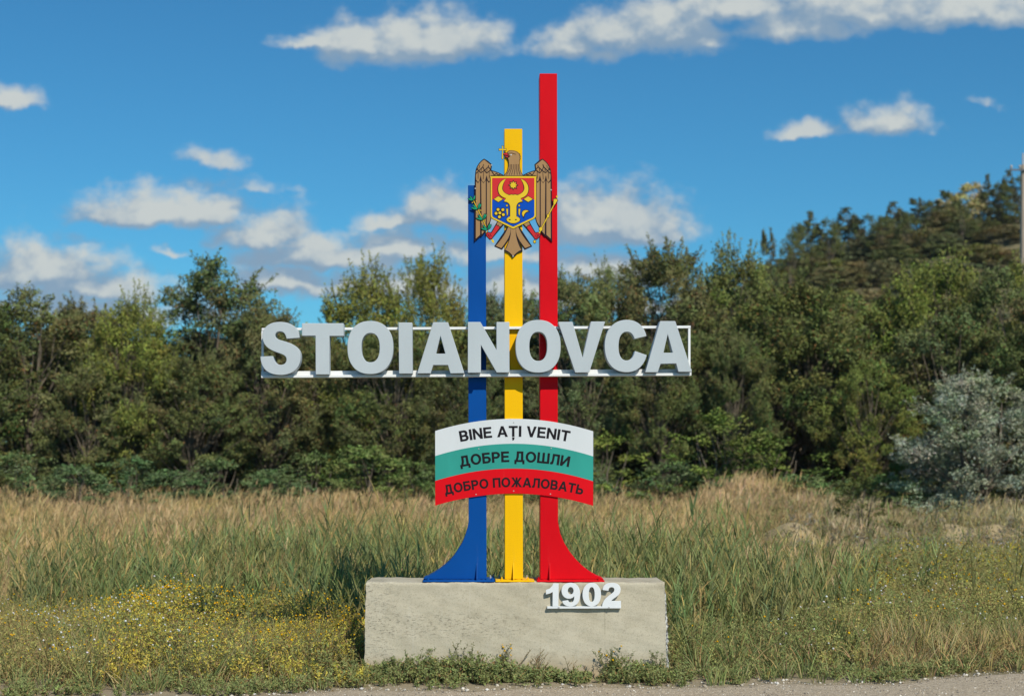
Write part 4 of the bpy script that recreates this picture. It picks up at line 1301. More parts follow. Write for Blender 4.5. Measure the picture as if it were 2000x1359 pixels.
# hill: conifers and scrub
CON = [(1500, 120, 445, 62, 'lone dark conifer at the foot of the hill, leftmost on its skyline'), (1580, 168, 415, 55, 'dark conifer at the left end of the ridge'), (1612, 166, 432, 50, None), (1655, 168, 408, 76, 'wide-topped conifer in the lower part of the ridge'),
       (1690, 166, 424, 50, None), (1747, 168, 397, 60, 'pointed conifer halfway up the ridge'), (1790, 167, 390, 62, 'broad conifer right of the pointed one on the ridge'), (1815, 168, 396, 46, None), (1848, 168, 376, 66, 'rounded dark tree on the ridge left of the pale bushes'),
       (1930, 168, 343, 36, 'narrow conifer on the ridge right of the pale bushes'), (1950, 167, 362, 44, None), (1968, 168, 335, 44, 'highest conifer on the ridge, near the concrete pole'), (1985, 167, 350, 50, None), (2030, 168, 330, 60, None), (2080, 168, 325, 55, None), (1555, 164, 442, 44, None), (1545, 150, 455, 40, None), (1720, 160, 428, 44, None), (1880, 160, 398, 50, None), (1770, 158, 420, 46, None), (1620, 156, 450, 46, None)]
for i, (px, z, top, wid, lb) in enumerate(CON):
    c_ = (1.6, 1.55, 1.3) if i % 3 else (1.3, 1.3, 1.2)
    if not lb: c_ = (.80, .74, .60)
    tree('conifer' if lb else 'shrub', i, px, z, top - 6, wid * 1.25, c_, lb or 'small rounded dark tree among the conifers near the top of the hill', cat='tree', name='conifer' if lb else 'hill_tree', group='conifers on the hill ridge' if lb else 'rounded trees on the hill ridge')
for px, top, wid, lb in ((1895, 352, 70, 'pale straw-coloured bush on the skyline of the hill'), (1858, 372, 56, 'pale bush just below the straw-coloured one on the ridge'), (1838, 385, 44, 'small pale bush third from the top on the ridge')):
    tree('fine', 1, px, 170, top, wid, (2.6, 2.3, 2.0), lb, cat='bush', name='pale_bush', group='pale bushes on the ridge', parts=('stems', 'foliage'))
HC = [(1.0, .97, .85), (1.15, 1.02, .9), (.72, .80, .8), (1.28, 1.10, .95), (.85, .95, .75), (1.3, 1.35, .7)]
HCN = ['olive', 'light brown', 'dark green', 'tan brown', 'green', 'yellow-green']
HB = NR.uniform(0, 1, (150, 3))
for i in range(150):
    px = 1290 + 830 * HB[i, 0]; z = 100 + 68 * HB[i, 1] ** .8; k_ = int(HB[i, 2] * 5.4)
    wid = (60 + 40 * NR.uniform()) * 150 / z
    tree('fine', i, px, z, 0, wid, HC[k_], HCN[k_] + ' scrub bush on the hill slope, like those around it', cat='bush', name='hill_bush', group=HCN[k_] + ' scrub bushes on the hill slope', gz=NR.uniform(1.3, 3.2), parts=(None, 'foliage'))

# ------------------------------------------------------------------ concrete utility pole on the right
def utility_pole():
    Y = 47.0; x = XW(1999, Y); g0 = ground_z(x, Y)
    t = empty('utility_pole', (x, Y, g0), 'pale concrete utility pole at the right edge, in front of the hill', 'utility pole')
    top = ZW(322, Y)
    v, f = tubes([([(x, Y, g0 - .3), (x, Y, top)], [.19, .115])], 10)
    f.append(tuple(range(10, 20)))
    mesh('pole', v, f, paint('pole_concrete', (.50, .40, .30), .8, .15), t, smooth=False)
    box('steel_pin', x - .06, x + .0, Y - .06, Y, top + .001, ZW(300, Y), M['bolt'], t)
    z1 = ZW(333, Y)
    box('crossarm', x - .62, x + .62, Y - .20, Y - .13, z1 - .04, z1 + .02, paint('dull_steel', (.16, .17, .18), .5), t)
    for dx in (-.55, -.2, .3, .55):
        z1 = ZW(333, Y) - .01
        v, f = tubes([([(x + dx, Y - .165, z1 + .032), (x + dx, Y - .165, z1 + .10), (x + dx, Y - .165, z1 + .17), (x + dx, Y - .165, z1 + .20)], [.02, .055, .05, .015])], 8)
        mesh('insulator', v, f, M['bolt'], t)


utility_pole()
# ------------------------------------------------------------------ field plants
def gz(x, y): return gh(x, y)


def patch(x, y, f=.35, a=0, b=12): return np.clip(.5 + .5 * nz2(x, y, a, b, f), 0, 1)


def reeds(V_, x, y, h, green, leafn=8, dry=.10):
    n = len(x); P = np.stack([x, y, gz(x, y)], 1)
    lean = NR.normal(0, .10, (n, 2)); lean[:, 0] += .03
    D = unit(np.stack([lean[:, 0], lean[:, 1], np.ones(n)], 1))
    isdry = NR.uniform(size=n) < dry
    C = cjit(green, n, .16, .06) * np.stack([.85 + .5 * patch(x, y, 1.2, 22, 34), np.ones(n), .9 + .2 * patch(x, y, 1.2, 4, 16)], 1); C[isdry] = cjit((.42, .31, .13), isdry.sum(), .15, .05)
    V_.ribbons(P, D, h * .93, .012, C * .95, .05, 3)
    for k in range(leafn):
        u = (.12 + .86 * (k + NR.uniform(0, 1, n)) / leafn)
        Q = P + D * (h * u)[:, None]
        a = NR.uniform(0, 6.283, n); e = NR.uniform(.35, .75, n) * (1.25 - .75 * u)
        dd = unit(np.stack([np.cos(a) * e, np.sin(a) * e, np.ones(n)], 1) + D * .3)
        ln = h * NR.uniform(.22, .40, n) * (1.1 - .25 * u)
        C2 = C * NR.uniform(.82, 1.2, (n, 1)); yl = NR.uniform(size=n) < .07
        C2[yl] = cjit((.40, .33, .12), yl.sum(), .15, .05)
        V_.ribbons(Q, dd, ln, NR.uniform(.008, .017, n), C2, NR.uniform(.05, .5, n), 3, tipc=C2 * np.array([1.1, 1.05, .9]))


def weeds(V_, x, y, h, col, leafn=40, lsize=.028, stemc=(.20, .15, .07), spread=.55, brown=.15):
    n = len(x); P = np.stack([x, y, gz(x, y)], 1)
    for s in range(3):
        D = unit(np.stack([NR.normal(0, .28, n), NR.normal(0, .28, n), np.ones(n)], 1))
        hh = h * NR.uniform(.65, 1.05, n)
        V_.ribbons(P, D, hh, .005, cjit(stemc, n, .25), .03, 2)
        m_ = leafn // 3
        u = NR.uniform(.12, 1, (n, m_)) ** .8
        Q = P[:, None, :] + D[:, None, :] * (hh[:, None] * u)[..., None] + NR.normal(0, 1, (n, m_, 3)) * (.09 * h[:, None] * spread * (1.25 - u))[..., None]
        Q = Q.reshape(-1, 3); Q[:, 2] = np.maximum(Q[:, 2], np.repeat(P[:, 2], m_) + .01)
        dd = NR.normal(0, .8, (n * m_, 3)) + np.array([0, 0, .6]); Nn = NR.normal(0, .75, (n * m_, 3)) + np.array([.15, -.55, .8])
        pc = cjit(col, n, .14, .05); C = np.repeat(pc, m_, 0) * NR.uniform(.7, 1.3, (n * m_, 1))
        br = NR.uniform(size=n * m_) < brown; C[br] = cjit((.30, .20, .085), br.sum(), .25, .06)
        V_.leaves(Q, dd, lsize * NR.uniform(.6, 1.5, n * m_), lsize * .42 * NR.uniform(.6, 1.3, n * m_), C, N=Nn)


def plume_grass(V_, x, y, h, col, headc, n_bl=2):
    n = len(x); P = np.stack([x, y, gz(x, y)], 1)
    D = unit(np.stack([NR.normal(.10, .10, n), NR.normal(0, .10, n), np.ones(n)], 1))
    tn = (.72 + .56 * patch(x, y, .9, 16, 28))[:, None] * np.stack([np.ones(n), .96 + .12 * patch(x, y, .5, 20, 32), .85 + .4 * patch(x, y, .5, 2, 14)], 1)
    C = cjit(col, n, .16, .06) * tn
    V_.ribbons(P, D, h, .010, C, .10, 2)
    for k in range(n_bl):
        d2 = unit(D + NR.normal(0, .22, (n, 3)) * np.array([1, 1, .2]))
        V_.ribbons(P, d2, h * NR.uniform(.5, .9, n), .010, cjit(col, n, .2, .07) * tn, .2, 2)
    T = P + D * (h * .80)[:, None]
    for k in range(2):
        V_.ribbons(T + NR.normal(0, .012, (n, 3)), unit(D + NR.normal(0, .12, (n, 3))), h * .28, .019, cjit(headc, n, .14, .05) * tn, .25, 2)


def sel(x, y, *a, m=None):
    k = keepout(x, y) & (y > road_edge(np.clip(x, -9, 9)) + .03)
    if m is not None: k &= m
    return [x[k], y[k]] + [q[k] for q in a]


GREEN = (.190, .238, .098)
TAN = (.53, .375, .185)
# 1 tall green reeds
V_ = Veg()
x, y, px, z = wedge(17000, -250, 2150, 16.6, 27)
front = np.interp(px, [-300, 40, 300, 560, 700, 715, 1300, 1310, 1560, 1700, 2300], [19.6, 19.2, 18.8, 18.0, 17.6, 16.7, 16.7, 16.7, 17.3, 19.5, 21])
back = np.interp(px, [-300, 20, 300, 1300, 1600, 1720, 2300], [20.5, 22, 25, 25.5, 24, 21, 21]) + 2.6 * nz2(x, y, 0, 10, .8)
dens_ = np.where(px < 30, .15, np.where(px > 1700, .12, 1.0)) * (.35 + .65 * patch(x, y, 1.0))
k = (z > front + .9 * nz2(x, y, 5, 15, 2) - .5 * (NR.uniform(size=len(x)) ** 2)) & (z < back) & (NR.uniform(size=len(x)) < dens_)
x, y, z, px = sel(x, y, z, px, m=k)
h = (.76 + .17 * NR.normal(size=len(x))) * np.where((px > 1450) & (px < 1640) & (z > 20), .72, 1) * np.interp(z, [16.5, 18, 21, 26], [.80, .95, 1.12, .95])
h = h * (.85 + .3 * patch(x, y, .8, 8, 20)) * np.where(NR.uniform(size=len(x)) < .03, 1.4, 1)
reeds(V_, x, y, np.clip(h * np.interp(px, [0, 350, 600], [.85, .92, 1]), .35, 1.6), GREEN, 10, .07)
props(V_.build('reeds', M['grass']), kind='stuff')

# 2 dry tan grass behind
V_ = Veg()
x, y, px, z = wedge(40000, -420, 2450, 23.5, 46)
pt = patch(x, y, .45, 3, 15)
k = (NR.uniform(size=len(x)) < np.interp(z, [23.5, 26.5, 46], [.15, 1, .85])) & ~((px > 1560) & (z < 29) & (NR.uniform(size=len(x)) < .8)) & ((pt < .80) | (NR.uniform(size=len(x)) < .35))
x, y, z, px = sel(x, y, z, px, m=k)
g0 = gz(x, y)
bare = (g0 > .30) & (z < 36) & (NR.uniform(size=len(x)) < .72)
x, y, z, px = x[~bare], y[~bare], z[~bare], px[~bare]
h = np.interp(z, [22, 30, 45], [.62, .74, .95]) * (1 + .15 * NR.normal(size=len(x))) * (.55 + .72 * patch(x, y, .6, 14, 26)) * np.where(px > 1620, .80, 1)
rightside = px > 1600
h = h * np.where((px > 1430) & (z < 31.5), .62, 1)
a = ~rightside
gone = (((px > 1485) & (px < 1625)) | (px > 1800)) & (z > 26.5) & (z < 32.6) & (NR.uniform(size=len(x)) < .8)
x, y, z, px, h, a = x[~gone], y[~gone], z[~gone], px[~gone], h[~gone], a[~gone]
plume_grass(V_, x[a], y[a], h[a], (.42, .32, .15), TAN)
plume_grass(V_, x[~a], y[~a], h[~a], (.34, .27, .14), (.47, .36, .20))
props(V_.build('dry_grass', M['grass']), kind='stuff')

# dry stalks among the reeds, reeds among the dry grass
V_ = Veg()
x, y, px, z = wedge(1300, -250, 1650, 19.5, 25)
x, y, z, px = sel(x, y, z, px)
plume_grass(V_, x, y, NR.uniform(.45, .95, len(x)), (.44, .34, .15), TAN)
x, y, px, z = wedge(1500, -250, 1900, 25, 36)
x, y, z, px = sel(x, y, z, px, m=patch(x, y, .8, 9, 20) > .55)
reeds(V_, x, y, NR.uniform(.6, 1.05, len(x)), GREEN, 7, .2)
props(V_.build('mixed_grass', M['grass']), kind='stuff')

# 3 green weeds growing through the dry grass
V_ = Veg()
x, y, px, z = wedge(7000, -300, 2350, 23, 44)
k = (patch(x, y, .45, 3, 15) > .64) | (NR.uniform(size=len(x)) < .14)
x, y, z, px = sel(x, y, z, px, m=k)
weeds(V_, x, y, NR.uniform(.45, .90, len(x)), (.22, .22, .085), 40, .065, spread=1.2)
props(V_.build('field_weeds', M['grass']), kind='stuff')

# 4 yellowish weeds left of the block, olive ones on the right
F = Veg()
def dots(x, y, h, n_per, col, r, jitter=.05, lo=.8):
    idx = NR.randint(0, len(x), n_per)
    P = np.stack([x[idx] + NR.normal(0, jitter, n_per), y[idx] + NR.normal(0, jitter, n_per), gz(x[idx], y[idx]) + h[idx] * NR.uniform(lo, 1.08, n_per)], 1)
    F.flowers(P, r * NR.uniform(.7, 1.25, n_per), cjit(col, n_per, .08, .03))
V_ = Veg()
x, y, px, z = wedge(2900, -260, 722, 14.4, 19.2)
x, y, z, px = sel(x, y, z, px, m=(NR.uniform(size=len(x)) < np.interp(px, [-260, 150, 250, 722], [.65, .7, 1, 1])))
edge = np.clip((y - road_edge(x)) / 1.3, 0, 1)
hl = (.12 + .38 * edge) * (.50 + .85 * patch(x, y, 1.9, 4, 16)) * np.interp(px, [-260, 100, 250, 600], [1.0, 1.0, 1.15, 1.1])
lx, ly, lh, lpx = x, y, hl, px
k = px > 170 + 60 * nz2(x, y, 3, 9, 2)
gk = k & (NR.uniform(size=len(x)) < .48 + .6 * (patch(x, y, 1.4, 10, 22) - .5))
weeds(V_, x[k & ~gk], y[k & ~gk], hl[k & ~gk], (.52, .44, .080), 58, .031, brown=.16)
weeds(V_, x[gk], y[gk], hl[gk] * .95, (.25, .27, .095), 54, .030, brown=.20)
weeds(V_, x[~k], y[~k], hl[~k], (.36, .33, .115), 54, .028, brown=.20)
k = edge > .55
dots(x[k], y[k], hl[k], 420, (.85, .47, .01), .0125)
kb = k & (x > XW(200, 2)) & (x < XW(480, 2)) & (y > 1.6)
dots(x[kb], y[kb], hl[kb], 120, (.85, .47, .01), .0135, lo=.92)
dots(x[k & (px < 420)], y[k & (px < 420)], hl[k & (px < 420)], 260, (.80, .80, .80), .0115)
dots(x[k], y[k], hl[k], 1500, (.60, .46, .035), .008)
# fine dry stems among them
x, y, px, z = wedge(5000, -260, 722, 14.3, 18.6)
x, y, z, px = sel(x, y, z, px)
e2 = np.clip((y - road_edge(x)) / 1.2, 0, 1)
P = np.stack([x, y, gz(x, y)], 1)
V_.ribbons(P, np.stack([NR.normal(0, .25, len(x)), NR.normal(0, .25, len(x)), np.ones(len(x))], 1), (.10 + .38 * e2) * NR.uniform(.5, 1.15, len(x)), .005, cjit((.42, .32, .15), len(x), .25), .15, 2)
props(V_.build('yellow_weeds', M['grass']), kind='stuff')

V_ = Veg()
x, y, px, z = wedge(6200, 1306, 2300, 15.3, 30)
lim = np.interp(px, [1306, 1330, 1560, 1650, 1720], [17.5, 17.8, 18.4, 21, 30])
x, y, z, px = sel(x, y, z, px, m=z < lim)
edge = np.clip((y - road_edge(x)) / 1.3, 0, 1)
hr = (.07 + .42 * edge) * (.50 + .85 * patch(x, y, 1.7, 7, 19)) * np.interp(px, [1300, 1500, 1800], [.85, 1.0, 1.0])
dryk = (px > 1690) & (z < 17.3 + .4 * nz2(x, y, 1, 9, 1.5))
gr = patch(x, y, 1.1, 2, 12)
k1 = ~dryk & ((gr > .5) | (px < 1600)); k2 = ~dryk & ~k1
weeds(V_, x[k1], y[k1], hr[k1], (.245, .270, .095), 54, .033, brown=.10)
weeds(V_, x[k2], y[k2], hr[k2], (.34, .32, .105), 54, .033, brown=.16)
weeds(V_, x[dryk], y[dryk], hr[dryk] * .6, (.38, .32, .13), 30, .026, brown=.4)
kk = (edge > .6) & ~dryk
dots(x[kk], y[kk], hr[kk], 330, (.85, .47, .01), .013)
kw = kk & (px > 1500)
dots(x[kw], y[kw], hr[kw], 460, (.80, .79, .80), .0125, lo=.6)
kf = kk & (z > 21)
dots(x[kf], y[kf], hr[kf], 1000, (.62, .50, .04), .014)
x, y, px, z = wedge(9000, 1306, 2300, 15.3, 24)
x, y, z, px = sel(x, y, z, px, m=((px > 1700) & (z < 18.2)) | (NR.uniform(size=len(px)) < .16))
e2 = np.clip((y - road_edge(x)) / 1.2, 0, 1)
P = np.stack([x, y, gz(x, y)], 1)
V_.ribbons(P, np.stack([NR.normal(0, .2, len(x)), NR.normal(0, .2, len(x)), np.ones(len(x))], 1), (.10 + .34 * e2) * NR.uniform(.5, 1.15, len(x)), .006, cjit((.40, .31, .15), len(x), .25), .15, 2)
# grey-mauve plants around the soil heaps
x, y, px, z = wedge(420, 1540, 2150, 29, 37)
weeds(V_, x, y, NR.uniform(.3, .6, len(x)), (.22, .21, .17), 36, .06, spread=1.1)
props(V_.build('roadside_weeds', M['grass']), kind='stuff')
props(F.build('wild_flowers', M['petal']), kind='stuff')

# fine green grass standing in loose tufts among all the roadside weeds
V_ = Veg()
tx, ty, tpx, tz = wedge(900, -260, 2300, 14.2, 20)
tx, ty, tpx, tz = sel(tx, ty, tpx, tz)
for j in range(26):
    x = tx + NR.normal(0, .045, len(tx)); y = ty + NR.normal(0, .045, len(tx))
    ee = np.clip((y - road_edge(np.clip(x, -9, 9))) / 1.1, .12, 1)
    hg = (.14 + .40 * ee) * NR.uniform(.6, 1.15, len(x)) * (.6 + .7 * patch(tx, ty, 1.3, 1, 13))
    ok = keepout(x, y) & ~((x > -1.75) & (x < 1.65) & (y < .6)) & (y > road_edge(np.clip(x, -9, 9)) + .04)
    dd = np.stack([(x - tx) * 5 + NR.normal(.05, .08, len(x)), (y - ty) * 5, np.ones(len(x))], 1)
    cc = cjit((.205, .235, .090), len(x), .18, .07) * (.8 + .45 * patch(tx, ty, .9, 12, 24))[:, None]
    st_ = NR.uniform(size=len(x)) < np.where((tpx > 1690) & (tz < 17.4), .75, .22); cc[st_] = cjit((.45, .35, .16), st_.sum(), .2)
    V_.ribbons(np.stack([x, y, gz(x, y)], 1)[ok], dd[ok], hg[ok], .009, cc[ok], NR.uniform(.1, .5, ok.sum()), 3)
props(V_.build('green_grass', M['grass']), kind='stuff')

# 5 low green weeds along the verge and the foot of the block
V_ = Veg()
x, y, px, z = wedge(5200, -200, 2250, 13.4, 16.2)
re = road_edge(np.clip(x, -9, 9))
k = (y > re + .03) & (y < re + .62 + .15 * nz2(x, y, 2, 10, 3)) & (patch(x, y, 2.2, 6, 18) > np.where(y < re + .25, .50, .30))
x, y, z, px = sel(x, y, z, px, m=k)
weeds(V_, x, y, NR.uniform(0.05, .20, len(x)), (.225, .255, .095), 40, .030, spread=1.6, brown=.08)
n = 330
x = XW(0, 0) + (NR.uniform(640, 1318, n)) / 200.; y = NR.uniform(-.30, -.075, n)
ok = ~((x > XW(1135, 0)) & (x < XW(1190, 0)) & (NR.uniform(size=n) < .8))
x, y = x[ok], y[ok]
hh = 1.05 * np.interp(x, [XW(640, 0), XW(720, 0), XW(800, 0), XW(900, 0), XW(1000, 0), XW(1060, 0), XW(1150, 0), XW(1200, 0), XW(1318, 0)], [.16, .10, .18, .20, .17, .10, .07, .17, .10]) * NR.uniform(.6, 1.5, len(x))
weeds(V_, x, y, hh, (.215, .25, .095), 66, .034, spread=1.1, brown=.10)
props(V_.build('verge_weeds', M['grass']), kind='stuff')


# 6 single plants that stand out
def single(name, px, Y, h, col, label, cat, leafn=110, lsize=.030, flowers=0, spread=1.0, dryst=False, group=None, stems=4, fc=(.80, .46, .01)):
    x0 = XW(px, Y); g0 = ground_z(x0, Y)
    t = empty(name, (x0, Y, g0), label, cat, group)
    S_, L_, F_ = Veg(), Veg(), Veg()
    tips = []
    for s in range(stems):
        dv = np.array([[NR.normal(0, .30 * spread), NR.normal(0, .15), 1.0]]); dv = unit(dv)
        hh = h * NR.uniform(.7, 1.05); P = np.array([[x0 + NR.normal(0, .02 * spread), Y + NR.normal(0, .015), g0]])
        S_.ribbons(P, dv, hh, .009, cjit((.26, .19, .09) if dryst else (.13, .13, .05), 1), .03, 3)
        m_ = leafn // stems
        u = NR.uniform(.1, 1, (m_, 1)) ** .85
        Q = P + dv * hh * u; a = NR.uniform(0, 6.28, m_)
        dd = np.stack([np.cos(a), np.sin(a), NR.uniform(.1, .9, m_)], 1)
        L_.leaves(Q, dd, lsize * NR.uniform(.7, 1.5, m_) * (1.35 - .6 * u[:, 0]), lsize * .32, cjit(col, m_, .18, .07), droop=.15)
        for b in range(3):      # side twigs
            u0 = NR.uniform(.4, .9); B = P + dv * hh * u0; a = NR.uniform(0, 6.28); bd = unit(np.array([[math.cos(a) * .8, math.sin(a) * .4, .9]])); bl = hh * NR.uniform(.15, .32)
            S_.ribbons(B, bd, bl, .005, cjit((.16, .14, .06), 1), .05, 2)
            uu = NR.uniform(.1, 1, (10, 1)); L_.leaves(B + bd * bl * uu, NR.normal(0, .6, (10, 3)) + np.array([0, 0, .5]), lsize * .9, lsize * .3, cjit(col, 10, .18, .07))
            tips.append((B + bd * bl)[0])
        tips.append((P + dv * hh)[0])
    S_.build('stem', M['grass'], t); L_.build('foliage', M['grass'], t)
    if flowers:
        tp = np.array(tips)[NR.randint(0, len(tips), flowers)] + NR.normal(0, .012, (flowers, 3))
        for p in tp:
            F_ = Veg(); F_.flowers(p[None], NR.uniform(.009, .014), cjit(fc, 1, .05, .02)); F_.build('flower', M['petal'], t)
    return t


W1 = (.17, .205, .080)
single('weed', 722, -.13, .22, W1, 'leafy green weed at the left corner of the concrete block', 'weed')
single('weed', 765, -.14, .24, W1, 'bushy green weed second from the left corner of the block', 'weed')
single('weed', 812, -.16, .34, W1, 'upright green weed with starry tips, left part of the block', 'weed', 100)
single('weed', 845, -.15, .30, W1, 'upright green weed with drooping tip, right of the starry one', 'weed', 90)
single('weed', 878, -.13, .26, W1, 'short pointed weed left of the tall twiggy one', 'weed', 80)
single('weed', 905, -.15, .40, (.14, .155, .06), 'tall twiggy weed with slender seed stalks below the blue post', 'weed', 110, .028, spread=1.1)
single('weed', 928, -.13, .36, (.13, .15, .055), 'bushy weed below the right edge of the blue post', 'weed', 120)
single('flowering_weed', 975, -.14, .38, (.14, .155, .05), 'weed with small yellow flowers against the block, below the yellow post', 'weed', 90, .020, 7, 1.3, stems=6)
single('flowering_weed', 1000, -.13, .34, (.17, .15, .06), 'thin half-dry weed with yellow buds right of the flowering one', 'weed', 60, .018, 3, 1.2, True)
single('dry_weed', 1050, -.13, .32, (.24, .18, .08), 'dry thin-stalked weed in the middle of the block', 'weed', 70, .015, 0, 1.6, True, stems=8)
single('dry_weed', 1118, -.12, .34, (.26, .19, .09), 'single dry stalk left of the bare patch at the block foot', 'weed', 24, .014, 0, .5, True, stems=2)
single('flowering_weed', 1200, -.14, .36, W1, 'bushy green weed with yellow flowers below the digit 2', 'weed', 190, .026, 6, 1.2, stems=7)
single('flowering_weed', 1228, -.15, .28, W1, 'weed with bright yellow flowers right of the one below the digit 2', 'weed', 120, .024, 5, 1.4, stems=5)
single('flowering_weed', 1255, -.15, .17, W1, 'low weed with two yellow flowers near the right end of the block', 'weed', 70, .024, 3, 1.6)
single('weed', 1288, -.12, .32, W1, 'leafy green weed at the right corner of the concrete block', 'weed', 170, .026, 0, 1.3, stems=6)
single('flowering_bush', 672, .95, .78, (.36, .31, .06), 'bushy yellow-flowered plant in the shade left of the block', 'bush', 900, .024, 20, 1.5, True, stems=22)
single('flowering_bush', 625, .75, .62, (.36, .31, .06), 'yellow-flowered bush left of the shaded one', 'bush', 700, .024, 16, 1.5, True, stems=18)
single('flowering_bush', 320, 2.3, .66, (.38, .32, .055), 'yellow-flowered bush, highest in the weeds on the left', 'bush', 800, .024, 26, 1.9, True, stems=24)


def lone_reed(px, Y, h, dry, label):
    x0 = XW(px, Y); g0 = ground_z(x0, Y)
    t = empty('tall_reed', (x0, Y, g0), label, 'reed', 'tall reeds above the rest')
    n = 3 if not dry else 2
    c = (.42, .32, .13) if dry else GREEN
    S_ = Veg(); P0 = np.array([[x0, Y, g0]]); D = unit(np.array([[NR.normal(0, .05), 0, 1]]))
    S_.ribbons(P0, D, h * .95, .014, cjit(c, 1, .05, .02), .03, 3); S_.build('stem', M['grass'], t)
    L_ = Veg()
    for k in range(11):
        u = .25 + .73 * k / 10; Q = P0 + D * h * u; a = (k * 2.6 + NR.normal(0, .3)); e = .55 * (1.3 - .8 * u)
        L_ = Veg(); cc = cjit(c if NR.uniform() > .15 else (.42, .34, .12), 1, .12, .04)
        L_.ribbons(Q, np.array([[math.cos(a) * e, .3 * math.sin(a) * e, 1]]), h * NR.uniform(.18, .28), .028, cc, NR.uniform(.02, .25), 3)
        L_.build('leaf', M['grass'], t)


for px, Y, h, dr, lb in ((482, 6.5, 1.36, 0, 'tall green reed standing above the others left of the letters, third tall one'), (385, 6.2, 1.12, 0, 'tall green reed left of the clump by the tan grass'), (292, 5.6, 1.18, 0, 'blue-green reed sticking up at the left, under the tall dark tree'),
                         (638, 6.6, 1.42, 0, 'highest reed left of the welcome board, leafy at the top'), (655, 6.4, 1.28, 1, 'straw-yellow reed beside the highest reed left of the welcome board'), (540, 5.8, 1.22, 0, 'slender reed midway between the left edge and the blue post'),
                         (45, 4.6, .98, 1, 'dry straw-coloured reed at the far left'), (790, 6.0, 1.15, 0, 'green reed just left of the welcome board'), (1128, 5.2, 1.20, 0, 'dark green reed right of the red post'), (970, 5.2, 1.18, 0, 'green reed between the blue and yellow posts'),
                         (1350, 7.0, 1.42, 0, 'green reed with spread leaves right of the block, in front of tan grass'), (1447, 6.6, 1.30, 0, 'slim upright reed further right of the spread-leaved one'), (1430, 5.4, 1.10, 1, 'pair of dry reed leaves forming a V right of the block'), (1690, 6.0, .98, 0, 'lone short reed among the olive weeds at the right'),
                         (580, 3.0, .88, 0, 'broad green reed in front, standing left of the flowering bush'), (1380, 2.4, .92, 0, 'dark green reed clumped just right of the block'), (1560, 3.2, .85, 0, 'green reed at the right end of the reed bed')):
    lone_reed(px, Y, h, dr, lb)


# ------------------------------------------------------------------ stones
def rock_mesh(seed, nu=9, nv=6):
    r_ = random.Random(seed); ph = [r_.uniform(0, 6.28) for _ in range(6)]
    v, f = [], []
    for j in range(nv + 1):
        th = math.pi * j / nv
        for i in range(nu):
            a = 2 * math.pi * i / nu
            k = 1 + .22 * math.sin(2 * a + ph[0] + th * 2) + .15 * math.sin(3 * a + ph[1] - th * 3) + r_.uniform(-.09, .09)
            v.append((k * math.sin(th) * math.cos(a), k * math.sin(th) * math.sin(a) * .8, k * math.cos(th) * .62))
    for j in range(nv):
        for i in range(nu):
            f.append((j * nu + i, (j + 1) * nu + i, (j + 1) * nu + (i + 1) % nu, j * nu + (i + 1) % nu))
    return v, f


def stone_mat():
    m_, q, b = new_mat('pale_limestone')
    g_ = q.n('ShaderNodeTexCoord').outputs['Object']
    at = q.n('ShaderNodeObjectInfo')
    c = q.mix(q.ss(q.noise(g_, 3, 5, .6), .35, .65), C4(.42, .36, .27), C4(.62, .58, .50))
    c = q.mix(1.0, c, at.outputs['Color'], 'MULTIPLY')
    q.put(b.inputs['Base Color'], c); b.inputs['Roughness'].default_value = .9
    bp = q.n('ShaderNodeBump'); bp.inputs['Distance'].default_value = .15; q.put(bp.inputs['Height'], q.noise(g_, 6, 5, .6)); q.put(b.inputs['Normal'], bp.outputs[0])
    return m_


M['stone'] = stone_mat()
RK = []
for s in range(5):
    v, f = rock_mesh(s)
    o = mesh('stone', v, f, M['stone']); COL.objects.unlink(o); RK.append(o.data)
STN = [(1401, 1318, .058, .75, 'largest pale stone on the verge right of the block'), (1497, 1332, .052, .28, 'flat white stone at the road edge right of the large pale stone'), (1441, 1325, .036, .6, 'squarish white stone between the large pale one and the flat one'),
       (1378, 1329, .02, .8, 'small round white stone left of the largest one'), (1350, 1334, .016, .7, None), (1333, 1322, .02, .7, None), (1425, 1326, .018, .8, None), (1586, 1322, .024, .7, 'small pale stone far right of the flat stone'), (1515, 1314, .016, .7, None), (1385, 1303, .05, .3, 'half-buried flat stone behind the largest pale stone'),
       (392, 1350, .028, 1.0, 'small upright pale stone at the bottom left, right of green weeds'), (52, 1359, .02, .6, 'white stone at the bottom left corner'), (428, 1352, .016, .7, None), (470, 1353, .018, .6, None), (1210, 1334, .03, .35, 'flat pale stone below the digit 2, at the road edge'), (1195, 1333, .02, .5, None),
       (1293, 1327, .03, .7, 'grey stone at the right corner of the block'), (600, 1352, .016, .6, None), (1740, 1320, .022, .5, 'flat stone on the verge at the right'), (1905, 1317, .02, .6, 'white stone at the verge near the right edge'), (1850, 1326, .014, .7, None), (1980, 1312, .018, .6, None), (1655, 1330, .016, .6, None), (230, 1352, .015, .6, None), (880, 1338, .022, .5, 'brownish stone in the weeds below the block')]
for i, (px, py, r_, fl, lb) in enumerate(STN):
    z = FPX * CAMZ / (py - HOR); Y = z - DIST; x0 = XW(px, Y)
    o = bpy.data.objects.new('stone', RK[i % 5]); COL.objects.link(o)
    o.location = (x0, Y, ground_z(x0, Y) + r_ * fl * .35)
    o.scale = (r_, r_, r_ * fl * 1.3); o.rotation_euler = (R.uniform(-.2, .2), R.uniform(-.2, .2), R.uniform(0, 6))
    cc = R.uniform(.75, 1.05); o.color = (cc, cc, cc * .98, 1)
    props(o, lb or 'small pale stone lying loose at the road edge', 'stone', 'stones along the road edge')

